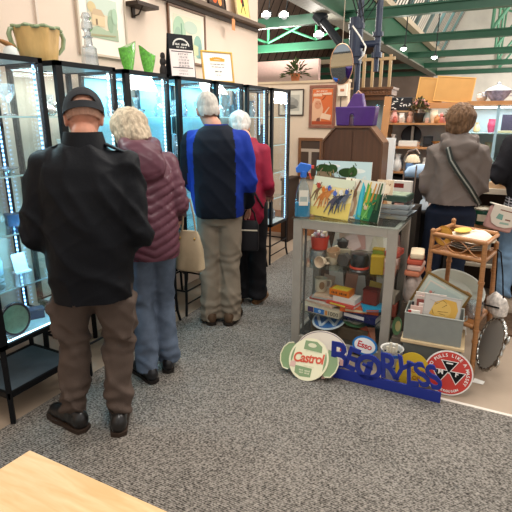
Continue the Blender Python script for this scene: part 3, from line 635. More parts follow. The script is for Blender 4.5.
m = MB(GL); m.b2((-gx + .008, -gy + .03, .06), (-gx + .012, gy - .05, .885)); m.build('glass_side', t)
m = MB(GL); m.b2((gx - .012, -gy + .03, .06), (gx - .008, gy - .05, .885)); m.build('glass_side', t)
m = MB(GL); m.b2((-gx + .05, gy - .012, .06), (gx - .05, gy - .008, .885)); m.build('glass_back', t)
m = MB(M('#4a443f', .7)); m.b2((-gx + .01, -gy + .03, .04), (gx - .01, gy - .03, .055)); m.build('base_panel', t)
S1, S2 = .575, .225
for z in (S1, S2):
    m = MB(GLS); m.b2((-gx + .014, -gy + .045, z - .006), (gx - .014, gy - .016, z)); m.build('glass_shelf', t)
m = MB(M('#5d5a57', .4)); m.b2((-gx + .066, -gy + .05, .06), (-gx + .078, -gy + .062, .885)); m.build('shelf_standard', t)

def box_(name, label, cat, loc, size, mat, rz=0.0, group=None, rot=None, extra=None, bevel=.002):
    m = MB(mat); m.box((0, 0, size[2] / 2), size)
    if extra: extra(m, size)
    return solo(name, m, label, cat, loc, rz, group, rot=rot, bevel=bevel)
def book(name, label, cat, loc, size, cover, rz=0.0, group=None, lab=None, rot=None):
    t = thing(name, label, cat, loc, rz, group, rot=rot); w_, d, h = size; c = max(.0015, h * .07)
    m = MB(cover); m.b2((-w_ / 2, -d / 2, 0), (w_ / 2, d / 2, c)); m.b2((-w_ / 2, -d / 2, h - c), (w_ / 2, d / 2, h)); m.b2((-w_ / 2, -d / 2, c), (w_ / 2, -d / 2 + .004, h - c)); m.build('cover', t)
    m = MB(PAPER); m.b2((-w_ / 2 + .004, -d / 2 + .004, c), (w_ / 2 - .004, d / 2 - .004, h - c)); m.build('pages', t)
    if lab:
        m = MB(M(lab, .6)); m.b2((-w_ * .36, -d / 2 - .0008, h * .25), (w_ * .2, -d / 2, h * .75)); m.build('spine_label', t)
    return t
e_ = .001
# lower shelf: puzzle box, games and books in three leaning stacks
t = thing('jigsaw_box', 'cream jigsaw box with blue spine picture and 1000 on it, on the showcase lower shelf', 'jigsaw box', (-1.00, 3.06, S2 + e_), R(-8))
m = MB(M('#cdbfa5', .6)); m.b2((-.15, -.10, 0), (.15, .10, .05)); m.build('carton', t, bevel=.002)
m = MB(M('#b0a490', .6, var=.2, vscale=14)); m.b2((-.142, -.092, .05), (.142, .092, .0512)); m.build('lid_picture', t)
m = MB(M('#2f77c4', .5)); m.b2((-.045, -.1008, .006), (.035, -.10, .044)); m.m(M('#4b3a6a', .5)).b2((-.095, -.1008, .006), (-.05, -.10, .044)); m.m(M('#a9cdea', .5)).disc(0, .025, .012, .012, -.1012); m.m(M('#e08a3a', .5)).b2((.045, -.1008, .008), (.06, -.10, .042)); m.build('side_picture', t)
m = MB(M('#33302c', .6)); m.text('1000', .042, at(.103, -.1009, .025) @ TXT, .0004); m.build('lettering', t)
mg = ['#c9a893', '#d8d0c6', '#a8574a', '#b8b4ae', '#d9b79a']
zz = S2 + .0535
for k in range(5):
    book('magazine', ['peach magazine lowest in the slumped pile on the jigsaw box', 'white magazine second in the slumped pile on the jigsaw box', 'brick red magazine in the middle of the pile on the jigsaw box', 'grey magazine near the top of the pile on the jigsaw box', 'tan magazine topping the pile on the jigsaw box'][k], 'magazine', (-1.02 + .012 * k, 3.09 + .004 * k, zz), (.23, .17, .013), M(mg[k], .5, var=.15, vscale=25), R(-14 + 5 * k)); zz += .0145
t = thing('china_mug', 'cream china mug with a brown figure, standing on the magazine pile in the showcase', 'mug', (-1.06, 3.10, zz + .001), R(30))
m = MB(M('#dccdb2', .3)); m.lathe([(.035, 0), (.042, .01), (.045, .10), (.042, .10), (.039, .015), (0, .012)], n=24); m.build('body', t, smooth=True)
m = MB(M('#dccdb2', .3)); m.tube([(.043, 0, .08), (.07, 0, .08), (.075, 0, .05), (.065, 0, .025), (.043, 0, .025)], .006, 8); m.build('handle', t, smooth=True)
m = MB(M('#8f6a45', .4)); m.ball((0, -.043, .055), (.02, .004, .03)); m.build('motif', t)
zz = S2 + e_
book('board_game', 'dark blue board game box with a white spine label low in the showcase stack', 'board game', (-.735, 3.07, zz), (.27, .18, .048), M('#2b2d55', .5), R(-10), None, '#e6dede'); zz += .049
t = book('boxed_game', 'orange and cream game box in the showcase stack above the dark blue game', 'board game', (-.755, 3.08, zz), (.26, .17, .03), M('#d9622d', .5), R(9), None, '#f0d9b0'); zz += .031
book('annual', 'orange annual with a cyan cover near the top of the showcase stack', 'book', (-.66, 3.05, zz), (.15, .12, .018), M('#2aa3cf', .4), R(24), None, '#d9642e')
book('picture_book', 'red and yellow picture book slanting in the middle of the showcase stack', 'book', (-.86, 3.05, zz), (.215, .15, .022), M('#cf4a3c', .5), R(-12), None, '#e7cf4a'); z2 = zz + .023
box_('white_box', 'long white carton lying under the orange game in the showcase', 'box', (-.845, 3.05, z2), (.17, .11, .042), M('#e8e0d6', .6), R(-10)); z2 += .043
t = thing('orange_game', 'small bright orange game box on top of the white carton in the showcase', 'board game', (-.885, 3.05, z2), R(-8))
m = MB(M('#e07a1f', .5)); m.b2((-.075, -.05, 0), (.075, .05, .045)); m.build('carton', t, bevel=.002)
m = MB(M('#5a3018', .5)); scribble(m, -.055, .06, .024, .018, -.0506); m.m(M('#e8c23a', .5)); m.b2((-.06, -.04, .045), (.06, .04, .0458)); m.build('lettering', t)
m = MB(M('#7d2a22', .5)); m.box((0, 0, .05), (.10, .07, .10)); m.m(M('#63201a', .5)).box((0, 0, .105), (.106, .076, .012)); solo('maroon_box', m, 'maroon lidded box standing upright on the showcase stack', 'box', (-.685, 3.09, zz + .0195), R(-6), bevel=.003)
# upper shelf
zz = S1 + e_
t = thing('glass_sweet_jar', 'clear jar of olive coloured sweets under the red tub in the showcase', 'jar', (-1.075, 3.06, zz))
m = MB(M('#8a7a4a', .4, var=.3, vscale=60, bump=.5, bscale=80)); m.lathe([(0, .004), (.055, .004), (.058, .05), (.055, .09), (0, .092)], n=24); m.build('sweets', t, smooth=True)
m = MB(GLW); m.lathe([(.058, 0), (.062, .05), (.06, .105), (.057, .105), (.058, .05)], n=24); m.build('glass', t, smooth=True)
t = thing('red_tub', 'red tub heaped with pale wrapped sweets standing on the jar in the showcase', 'tub', (-1.07, 3.07, zz + .107))
m = MB(M('#d6412e', .35, coat=.3)); m.lathe([(.055, 0), (.066, .09), (.063, .09), (.05, .01), (0, .01)], n=28); m.build('tub', t, smooth=True)
m = MB(); cl = ['#e6c9d0', '#f0e6dc', '#c98a98', '#b8b0c0', '#e9d6b8']
for k in range(36): m.m(M(cl[k % 5], .4)).ball((rnd.uniform(-.042, .042), rnd.uniform(-.042, .042), .085 + rnd.uniform(-.01, .045)), (.014, .012, .01), (rnd.uniform(0, 3), rnd.uniform(0, 3), 0), 8)
o = m.build('sweets', t, smooth=True); o['kind'] = 'stuff'
def teacup(name, label, loc, tilt, mat, s=1.0):
    t = thing(name, label, 'cup', loc, 0, None, rot=tilt)
    m = MB(mat); m.lathe([(.02 * s, 0), (.022 * s, .005 * s), (.036 * s, .03 * s), (.042 * s, .062 * s), (.039 * s, .062 * s), (.033 * s, .03 * s), (0, .01 * s)], n=22); m.build('body', t, smooth=True)
    m = MB(mat); m.tube([(.040 * s, 0, .05 * s), (.062 * s, 0, .052 * s), (.062 * s, 0, .028 * s), (.034 * s, 0, .02 * s)], .004 * s, 6); m.build('handle', t, smooth=True)
teacup('tea_cup', 'cream teacup lying on its side at the front of the showcase top shelf', (-1.0, 2.985, zz + .042), (R(84), 0, R(-20)), M('#dcc3a8', .35))
teacup('tea_cup', 'cream teacup standing behind the one lying on its side in the showcase', (-.965, 3.07, zz), (0, 0, R(-120)), M('#e0cdb0', .35), 1.15)
teacup('tea_cup', 'tan teacup stacked inside the upright cream cup in the showcase', (-.955, 3.065, zz + .045), (R(10), R(8), R(-60)), M('#c9a684', .35), 1.15)
m = MB(M('#3b3632', .35)); m.lathe([(.03, 0), (.04, .02), (.036, .045), (.045, .05), (.02, .06), (.008, .07), (0, .072)], n=22); solo('dark_sugar_bowl', m, 'dark lidded sugar bowl behind the teacups in the showcase', 'bowl', (-.93, 3.16, zz + .11), 0, smooth=True)
m = MB(M('#c9b9a0', .5)); m.box((0, 0, .054), (.13, .10, .108)); solo('tan_carton', m, 'tan carton behind the teacups carrying the dark sugar bowl', 'box', (-.93, 3.16, zz), R(5), bevel=.003)
m = MB(M('#57514c', .45)); m.prism([(.05 * math.cos(PI / 3 * i + .3), .052 + .05 * math.sin(PI / 3 * i + .3)) for i in range(6)], .05); solo('grey_hexagonal_tin', m, 'grey hexagonal tin standing on edge in the middle of the showcase top shelf', 'tin', (-.885, 3.03, zz - .001), R(-10), bevel=.003)
def paper_fan(name, label, loc, rz, cols, s):
    m = MB()
    for k, c in enumerate(cols):
        m.m(M(c, .8)); a = R(-28 + 20 * k); b = Matrix.Translation((.02 * k * s, .006 * k, 0)) @ Matrix.Rotation(a, 4, 'Y') @ Matrix.Rotation(R(-18), 4, 'X')
        m.prism([(-.045 * s, 0), (.05 * s, 0.01), (.045 * s, .12 * s), (-.05 * s, .115 * s)], .002, b)
    return solo(name, m, label, 'paper', loc, rz)
m = MB(M('#8f8478', .5)); m.box((0, 0, .05), (.25, .08, .10)); solo('grey_carton', m, 'long grey carton behind the black drum in the showcase', 'box', (-.755, 3.17, zz), 0, bevel=.003)
paper_fan('pink_card', 'pink patterned folded cards spread on the grey carton in the showcase', (-.83, 3.14, zz + .103), 0, ['#e3c5bd', '#d9a9a0', '#efe0d6'], 1.0)
paper_fan('cream_card', 'cream papers stacked loosely behind the yellow box in the showcase', (-.72, 3.17, zz + .103), 0, ['#efe4d0', '#e2d6c0', '#f2ece0'], 1.1)
sh_ = [('#efe6d8', 'cream'), ('#f3ede4', 'off white'), ('#e3c9b8', 'peach'), ('#dfe4e6', 'cool white'), ('#e9d6b4', 'buttery'), ('#e8dccc', 'oatmeal'), ('#d9b0a4', 'dusty pink')]
for k, (c, wd) in enumerate(sh_):
    m = MB(M(c, .8)); w_ = .085 + .02 * (k % 3); h_ = .20 + .03 * ((k * 2) % 4); m.rings([[(-w_ / 2, 0, 0), (w_ / 2, .004, 0), (w_ / 2 * .95, -.006, h_), (-w_ / 2, .006, h_ * .94)], [(-w_ / 2, .003, 0), (w_ / 2, .007, 0), (w_ / 2 * .95, -.003, h_), (-w_ / 2, .009, h_ * .94)]])
    solo('paper_sheet', m, wd + ' sheet of paper leaning along the back of the showcase top shelf', 'paper', (-1.10 + .085 * k, 3.315 + .008 * (k % 2), S1 + .004), 0, 'papers along the back of the showcase', rot=(R(-2), R((-14, 9, -6, 12, -10, 6, -5)[k]), 0))
sh_ = [('#d9b49c', 'tan'), ('#e9dccd', 'ivory'), ('#c98f78', 'terracotta'), ('#d6d0c8', 'pearl grey'), ('#e0c060', 'yellow'), ('#e6e0d6', 'chalk white')]
for k, (c, wd) in enumerate(sh_):
    m = MB(M(c, .8)); w_ = .09 + .02 * (k % 2); h_ = .18 + .025 * ((k * 3) % 4); m.b2((-w_ / 2, 0, 0), (w_ / 2, .004, h_))
    solo('paper_folder', m, wd + ' folder leaning along the back of the showcase lower shelf', 'folder', (-1.09 + .09 * k, 3.315 + .008 * (k % 2), S2 + .004), 0, 'folders along the back of the showcase', rot=(R(-2), R((8, -6, 5, -9, 7, -4)[k]), 0))
for nm, lab, x, y, c, sz, rz in (('tan_book', 'tan book lying behind the teacups on the showcase top shelf', -1.06, 3.18, '#c9a888', (.16, .11, .03), 8), ('rose_book', 'rose coloured book behind the yellow box on the showcase top shelf', -.63, 3.24, '#c98a80', (.12, .09, .05), -6)):
    book(nm, lab, 'book', (x, y, S1 + e_), sz, M(c, .5), R(rz))
t = thing('black_drum_clock', 'round black drum shaped tin with a red base ring in the showcase', 'tin', (-.765, 3.02, zz))
m = MB(M('#181718', .3, coat=.4)); m.lathe([(.058, .034), (.06, .04), (.06, .10), (.052, .118), (.02, .122), (0, .122)], n=32); m.build('drum', t, smooth=True)
m = MB(M('#c8472e', .4)); m.lathe([(.0, .018), (.06, .018), (.066, .024), (.064, .036), (.058, .036)], n=32); m.build('ring', t, smooth=True)
m = MB(M('#35302e', .3)); m.lathe([(0, 0), (.068, 0), (.07, .008), (.062, .018), (0, .018)], n=32); m.build('base', t, smooth=True)
box_('yellow_box', 'mustard yellow box beside the black drum tin in the showcase', 'box', (-.642, 3.0, zz), (.085, .06, .13), M('#b8952a', .5), R(10), bevel=.008)
m = MB(M('#93a23c', .4)); m.box((0, 0, .02), (.07, .05, .04)); m.m(M('#c9a23c', .5)).box((0, 0, .045), (.075, .055, .01)); solo('green_tin', m, 'small green and yellow tin behind the yellow box in the showcase', 'tin', (-.66, 3.10, zz + .101), 0, bevel=.002)
m = MB(M('#a88a5a', .6)); m.box((0, 0, .05), (.09, .05, .10)); solo('brown_packet', m, 'brown packet under the small green tin in the showcase', 'packet', (-.62, 3.09, zz), 0, bevel=.003)
m = MB(M('#c58f78', .6)); m.box((0, 0, .04), (.08, .10, .08)); solo('pink_carton', m, 'pinkish carton by the rear corner of the showcase top shelf', 'box', (-.575, 3.20, zz), R(8), bevel=.003)
m = MB(M('#d9695a', .5, var=.2)); m.box((0, 0, .02), (.09, .13, .04), (R(6), 0, 0)); solo('red_box', m, 'red and cream box on the pinkish carton inside the showcase', 'box', (-.575, 3.19, zz + .09), R(-12), bevel=.003)
for nm, lab, x, y, z, sz, c, rz in (('salmon_cloth', 'folded salmon cloth by the side glass on the showcase top shelf', -.575, 3.06, S1 + e_, (.09, .12, .05), '#d99a86', 6), ('pink_cloth', 'folded pale pink cloth on the salmon cloth in the showcase', -.572, 3.05, S1 + .052, (.085, .11, .045), '#e3c0b4', -8), ('coral_box', 'coral box by the side glass on the showcase lower shelf', -.565, 3.22, S2 + e_, (.08, .14, .09), '#cf6a58', 4), ('oatmeal_box', 'oatmeal box stacked on the coral box in the showcase', -.565, 3.22, S2 + .092, (.075, .12, .07), '#d9c6b0', -6)):
    m = MB(M(c, .7)); m.box((0, 0, sz[2] / 2), sz); solo(nm, m, lab, 'cloth' if 'cloth' in nm else 'box', (x, y, z), R(rz), bevel=.008 if 'cloth' in nm else .003)
# bottom compartment
zz = .056
m = MB(M('#6d5b4a', .7)); m.box((0, 0, .045), (.42, .22, .09)); solo('brown_carton', m, 'brown carton on the floor of the showcase under the plates', 'box', (-.88, 3.11, zz), 0, bevel=.003)
def plate(name, label, loc, rot, r, mats, cat='plate', emb=None):
    t = thing(name, label, cat, loc, 0, None, rot=rot)
    m = MB(mats[0]); m.lathe([(0, 0), (r * .6, 0), (r * .98, .012), (r, .016), (r * .96, .016), (r * .6, .006), (0, .006)], n=40); m.build('dish', t, smooth=True)
    m = MB(mats[1]); m.lathe([(0, .0066), (r * .58, .0066), (r * .58, .0078), (0, .0078)], n=36); m.build('centre', t)
    return t
# blue and white round badge lying tilted
t = thing('blue_round_sign', 'round blue and white enamel sign with two stacked white letters, lying in the showcase', 'sign', (-.965, 3.04, .168), 0, None, rot=(R(14), R(-9), R(10)))
m = MB(M('#dfe3e6', .3, coat=.4)); m.lathe([(0, -.004), (.122, -.004), (.125, 0), (.122, .004), (0, .004)], n=40); m.build('rim', t, smooth=True)
m = MB(M('#3d6fae', .3, coat=.4)); m.lathe([(0, .0041), (.110, .0041), (.110, .0055), (0, .0055)], n=40); m.build('face', t)
m = MB(M('#dfe6ee', .3, coat=.4)); fl_ = at(0, 0, .0057) @ Matrix.Rotation(R(-90), 4, 'X')
def stroke(m, a, b, w_, mtx, y=0): 
    dx, dz = b[0] - a[0], b[1] - a[1]; l = math.hypot(dx, dz); nx, nz = -dz / l * w_ / 2, dx / l * w_ / 2
    m.prism([(a[0] - nx, a[1] - nz), (b[0] - nx, b[1] - nz), (b[0] + nx, b[1] + nz), (a[0] + nx, a[1] + nz)], .0012, mtx)
up_ = at(0, 0, .0057) @ Matrix.Rotation(R(90), 4, 'X') @ Matrix.Rotation(PI, 4, 'Z') @ Matrix.Rotation(PI, 4, 'Z')
up_ = Matrix.Translation((0, 0, .0058)) @ Matrix(((1, 0, 0, 0), (0, 0, 1, 0), (0, 1, 0, 0), (0, 0, 0, 1)))
for a, b in (((-.045, .095), (-.005, .01)), ((-.005, .01), (.0, .01)), ((.045, .095), (.005, .01)), ((-.09, .045), (-.05, -.085)), ((-.05, -.085), (-.0, -.005)), ((.0, -.005), (.05, -.085)), ((.05, -.085), (.09, .045))): stroke(m, a, b, .02, up_)
m.build('emblem', t)
t = plate('green_plate', 'green rimmed decorative plate lying beside the round blue sign in the showcase', (-.78, 3.08, .185), (R(16), R(6), 0), .10, (M('#51724f', .35, var=.2, vscale=40), M('#cfc0a6', .4, var=.25, vscale=40)))
paper_fan('rust_leaflet', 'rust coloured folded leaflets propped beside the green plate', (-.675, 2.99, .07), 0, ['#b0583e', '#cf8a6c'], .9)
m = MB(M('#23252b', .3)); m.lathe([(0, 0), (.10, 0), (.105, .01), (0, .012)], n=32); solo('dark_plate', m, 'dark plate half hidden under the round blue sign', 'plate', (-1.03, 3.09, .155), 0, rot=(R(12), R(-5), R(20)), smooth=True)
# esso round sign
t = thing('petrol_sign', 'small oval white sign with a blue border and red lettering, behind the blue letters', 'sign', (-.640, 2.80, .142), 0, None, rot=(R(-18), R(8), 0))
def sgn(m, rx, rz, y0, y1, n=40): return m.rings([[(rx * math.cos(2 * PI * i / n), y, rz * math.sin(2 * PI * i / n)) for i in range(n)] for y in (y0, y1)])
m = MB(M('#1f74b8', .35)); sgn(m, .082, .062, 0, .006); m.build('border', t)
m = MB(M('#f0ece6', .35)); sgn(m, .069, .049, -.0012, 0); m.build('face', t)
m = MB(M('#c9262c', .4)); m.text('Esso', .056, at(0, -.002, 0) @ TXT, .0004, .95, .0012); m.build('lettering', t)
# things on top of the case
TOP = GZ + .001
t = thing('spray_bottle', 'clear trigger spray bottle half full of blue cleaner on the glass showcase', 'spray bottle', (-1.160, 2.950, TOP), R(25)); t.scale = (1.08, 1.08, 1.08)
def ob(rr, n=24): return lambda m: m.loft(rr, n, 2.8)
m = MB(glass('bottle plastic', (.80, .90, .95), .25, .45, .15)); m.loft([(0, 0, 0, .05, .032), (.01, 0, 0, .052, .034), (.10, 0, 0, .052, .034), (.15, 0, 0, .046, .03), (.19, 0, 0, .034, .024), (.225, 0, 0, .018, .016), (.25, 0, 0, .014, .014)]); m.build('bottle', t, smooth=True)
m = MB(M('#2fa7cf', .2)); m.loft([(.003, 0, 0, .047, .029), (.09, 0, 0, .048, .030)]); m.build('liquid', t, smooth=True)
m = MB(M('#e4dccb', .6)); m.b2((-.025, -.036, .075), (.03, -.0345, .17)); m.m(M('#a9b4ae', .6)); m.b2((-.02, -.0366, .10), (.025, -.036, .13)); m.build('bottle_label', t)
m = MB(M('#2b6fd0', .35)); m.cyl((0, 0, .245), (0, 0, .285), .02); m.prism([(-.05, .30), (-.045, .275), (.02, .275), (.045, .30), (.045, .322), (-.02, .335)], .03, at(0, -.015, 0)); m.build('trigger_head', t, bevel=.004)
m = MB(M('#d94a35', .35)); m.b2((.045, -.008, .30), (.062, .008, .318)); m.build('nozzle', t)
m = MB(M('#d94a35', .35)); m.prism([(.028, .275), (.04, .275), (.052, .235), (.044, .232)], .016, at(0, -.008, 0)); m.build('trigger', t)
def canvas(name, label, loc, rz, w_, h_, lean, shapes, edge='#e9e2d4', roll=0.0):
    t = thing(name, label, 'painting', loc, rz, None, rot=(lean, roll, rz))
    m = MB(M(edge, .8)); m.b2((-w_ / 2, 0, 0), (w_ / 2, .012, h_)); m.build('canvas', t)
    pal = [c for c, k, a in shapes]; rr_ = random.Random(len(pal)); ex = []
    for i in range(60):
        c, k, a = shapes[rr_.randrange(3, len(shapes))]
        if k == 'd': x, z, sp = a[0], a[1], max(a[2], a[3])
        elif k == 'p': x, z = a[rr_.randrange(len(a))]; sp = .08
        elif k == 's': x, z, sp = a[0], a[1], .1
        else: x, z, sp = rr_.uniform(a[0], a[2]), rr_.uniform(a[1], a[3]), .05
        x = min(.93, max(.05, x + rr_.uniform(-sp, sp))); z = min(.92, max(.05, z + rr_.uniform(-sp, sp))); l = rr_.uniform(.03, .08); an = rr_.uniform(.9, 2.2)
        ex.append((c, 's', (x, z, min(.98, max(.02, x + l * math.cos(an))), min(.98, z + l * math.sin(an)), rr_.uniform(.012, .03))))
    art(t, -w_ / 2, 0, w_, h_, -.0005, shapes + ex, 'picture'); return t
canvas('landscape_painting', 'painting of cottages, dark trees and blue sky standing behind the horses', (-.985, 3.23, TOP), 0, .40, .355, R(-6), [('#c9dfe0', 'r', (0, 0, 1, 1)), ('#e9efe9', 'd', (.7, .82, .2, .05)), ('#eef0ea', 'd', (.25, .9, .2, .04)), ('#d8c06a', 'r', (0, 0, 1, .55)), ('#2f4a22', 'd', (.14, .83, .15, .1)), ('#35522a', 'd', (.30, .84, .10, .09)), ('#2c4420', 'd', (.58, .78, .16, .09)), ('#3b5a2c', 'd', (.68, .8, .08, .1)), ('#cfa948', 'r', (0, .45, .34, .66)), ('#8f7a5e', 'p', [(0, .66), (.36, .66), (.28, .78), (.03, .78)]), ('#d9c089', 'r', (.34, .5, .62, .6)), ('#6d6153', 'p', [(.32, .6), (.64, .6), (.6, .68), (.36, .68)]), ('#5a4b3a', 'r', (.08, .5, .12, .6)), ('#5a4b3a', 'r', (.2, .5, .24, .6)), ('#e8e0d0', 's', (.7, .55, .98, .62, .03)), ('#2b2b28', 's', (.78, .6, .86, .66, .04)), ('#dfe2dc', 'd', (.9, .63, .05, .03))])
hs = [('#ead9a0', 'r', (0, 0, 1, 1)), ('#e6cc70', 'p', [(0, 0), (1, 0), (1, .45), (.6, .3), (0, .2)]), ('#d8dcc0', 'r', (0, .78, 1, 1))]
for (x, z, c, s_) in ((.12, .62, '#7a5a40', .8), (.26, .5, '#c4763a', 1.0), (.40, .55, '#d0884a', 1.0), (.56, .42, '#5a5560', 1.1), (.70, .46, '#39404e', 1.1), (.84, .52, '#6b6f7c', 1.0)):
    d = .16 * s_
    hs += [(c, 'p', [(x - d * .5, z - d * .2), (x + d * .2, z - d * .6), (x + d * .6, z + d * .5), (x + d * .3, z + d * .9), (x - .01, z + d * .4)]), (c, 's', (x - d * .3, z - d * .1, x - d * .9, z - d * 1.8, .035)), (c, 's', (x, z - d * .3, x - d * .2, z - d * 2.0, .035)), (c, 's', (x + d * .2, z, x + d * .3, z - d * 1.7, .03)), (c, 's', (x + d * .4, z + d * .6, x + d * .9, z + d * .9, .05))]
    jc = {'#7a5a40': '#c04a3a', '#c4763a': '#d8792f', '#d0884a': '#3f66b8', '#5a5560': '#5b74c0', '#39404e': '#e8e4da', '#6b6f7c': '#4a60a0'}[c]
    hs += [(jc, 'd', (x + .03, z + d * 1.15, .05, .07)), ('#e9d9c0', 'd', (x + .07, z + d * 1.5, .022, .03))]
canvas('horse_racing_painting', 'yellow painting of galloping racehorses propped on the glass showcase', (-1.0, 3.0, TOP), R(-3), .29, .265, R(-14), hs, roll=R(4))
canvas('hare_painting', 'painting of a brown hare beside blue and green foliage on the glass showcase', (-.795, 3.02, TOP), R(-4), .265, .262, R(-12), [('#e4ddc9', 'r', (0, 0, 1, 1)), ('#c9cfae', 'r', (0, .1, .45, .7)), ('#a98a6c', 'p', [(.12, .05), (.36, .05), (.4, .4), (.34, .62), (.18, .62), (.1, .35)]), ('#8f6e54', 'd', (.26, .62, .1, .1)), ('#7f5f48', 's', (.22, .66, .14, .98, .06)), ('#7f5f48', 's', (.3, .68, .38, .97, .06)), ('#4a3428', 'd', (.22, .63, .018, .022)), ('#d0bca0', 'd', (.26, .3, .07, .16)), ('#3aa3b8', 'p', [(.42, 0), (.56, .0), (.54, .8), (.46, .95), (.42, .6)]), ('#4fbcc6', 's', (.5, .1, .47, .9, .07)), ('#2e7a4c', 'r', (.55, 0, 1, .7)), ('#1f3d2c', 'p', [(.78, 0), (1, 0), (1, .75), (.86, .5)]), ('#5fa04c', 'p', [(.55, .1), (.72, .05), (.7, .8), (.58, .95)]), ('#d9b44a', 's', (.62, .45, .66, .97, .05)), ('#c98a3a', 's', (.74, .5, .8, .95, .05)), ('#3c5f3a', 's', (.9, .3, .94, .97, .06)), ('#8a6a3a', 's', (.84, .55, .88, .97, .04)), ('#e0c7a0', 'd', (.64, .32, .05, .05)), ('#7dc06a', 's', (.6, .02, .75, .4, .04))], roll=R(4))
canvas('abstract_painting', 'narrow brown and cream painting behind the hare painting, by the glass trays', (-.675, 3.17, TOP), R(-3), .11, .25, R(-10), [('#d8bfa0', 'r', (0, 0, 1, 1)), ('#b9855a', 'd', (.5, .3, .3, .2)), ('#8f5a3c', 's', (.3, .1, .8, .9, .12)), ('#efe0c8', 'd', (.6, .75, .25, .12))])
zz = TOP
tl = ['clear glass serving tray lowest in the stack on the showcase', 'clear glass serving tray in the middle of the stack on the showcase', 'clear glass serving tray topmost in the stack on the showcase']
for k in range(3):
    m = MB(glass('moulded tray glass', (.88, .92, .93), .32, .5, .08, .5)); w_, d = .122 - .006 * k, .105
    rr = [[(sx * (w_ + a), sy * (d + a), z) for sx, sy in ((-1, -1), (1, -1), (1, 1), (-1, 1))] for a, z in ((0, 0), (.022, .034), (.018, .034), (-.003, .006))]
    m.rings(rr); solo('glass_tray', m, tl[k], 'tray', (-.625, 3.235, zz), R(-4 + 5 * k), 'glass trays on the showcase'); zz += .0345
m = MB(M('#d9a596', .5)); m.box((0, 0, .012), (.06, .05, .024)); solo('pink_packet', m, 'small pink packet in the topmost glass tray', 'packet', (-.575, 3.22, zz - .027), R(15), bevel=.004)
t = thing('green_box', 'flat dark green box with a marbled lid above the glass trays', 'box', (-.635, 3.285, zz + .004), R(-4))
m = MB(M('#1f3a2c', .4)); m.b2((-.122, -.10, 0), (.122, .10, .042)); m.build('box', t, bevel=.006)
m = MB(M('#8f9c84', .4, var=.4, vscale=30)); m.b2((-.108, -.086, .042), (.108, .086, .0445)); m.build('lid', t)
# tall wooden case behind, with the purple piece on it
WOOD = M('#5a3a26', .45, var=.18, vscale=7, stretch=(6, 6, .6)); WOODL = M('#6b4830', .45, var=.15, vscale=7)
t = thing('wooden_case', 'tall brown wooden case with chamfered top corners behind the glass showcase', 'cabinet', (-1.035, 3.62, 0), R(-1))
oct_ = [(-.235, 0), (.235, 0), (.235, 1.39), (.135, 1.505), (-.135, 1.505), (-.235, 1.39)]
m = MB(WOOD); m.prism(oct_, .15); m.build('carcass', t, bevel=.003)
m = MB(WOODL)
for a, b in zip(oct_[1:], oct_[2:] + oct_[:1]):
    d = Vector((b[0] - a[0], 0, b[1] - a[1])); 
    m.box(((a[0] + b[0]) / 2, .075, (a[1] + b[1]) / 2), (d.length, .18, .014), (0, -math.atan2(d.z, d.x), 0))
m.build('edge_moulding', t)
m = MB(M('#4c2f1e', .4, var=.2, vscale=7, stretch=(6, 6, .6))); m.b2((-.003, -.004, .05), (.003, 0, 1.47)); m.build('door_joint', t)
PUR = M('#4a2473', .3, var=.08, coat=.3)
t = thing('purple_planter', 'glossy purple planter with an arch shape and a pointed back, on the wooden case', 'planter', (-1.025, 3.69, 1.5125), R(-4))
m = MB(PUR); arch = [(-.15, 0), (-.045, 0), (-.045, .065), (-.038, .085), (-.02, .085), (-.012, .065), (-.012, 0), (.14, 0), (.155, .14), (-.165, .14)]; m.prism(arch, .10, at(0, -.05, 0)); m.build('tub', t, bevel=.008)
m = MB(PUR); m.rings([[(-.09, .05, .13), (.055, .05, .13), (.055, -.02, .13), (-.09, -.02, .13)], [(-.04, .045, .235), (.03, .045, .235), (.03, .0, .235), (-.04, .0, .235)]]); m.build('pointed_back', t, bevel=.006)
m = MB(M('#d9a98c', .6)); m.tube([(-.03, .02, .23), (-.01, .02, .255), (.02, .02, .23)], .006, 6); m.build('loop', t)
# oval mirror hanging from the roof
t = thing('oval_mirror', 'oval silver mirror hanging from the roof beside the blue column', 'mirror', (-1.60, 5.05, 2.10), 0, None, rot=(R(11), 0, R(16)))
m = MB(M('#aab4bb', .02, 1.0)); m.rings([[(.112 * math.cos(a), y, .195 * math.sin(a)) for a in [2 * PI * i / 40 for i in range(40)]] for y in (-.006, .006)]); m.build('mirror_plate', t)
m = MB(M('#c9a184', .3, .6)); m.tube([(.115 * math.cos(a), 0, .198 * math.sin(a)) for a in [2 * PI * i / 40 for i in range(40)]], .007, 6, closed=True); m.build('rim', t, smooth=True)
m = MB(M('#9b8d7a', .5)); m.tube([(0, 0, .198), (.01, .02, .7), (0, .0, 1.72)], .004, 5); m.build('hanging_cord', t)

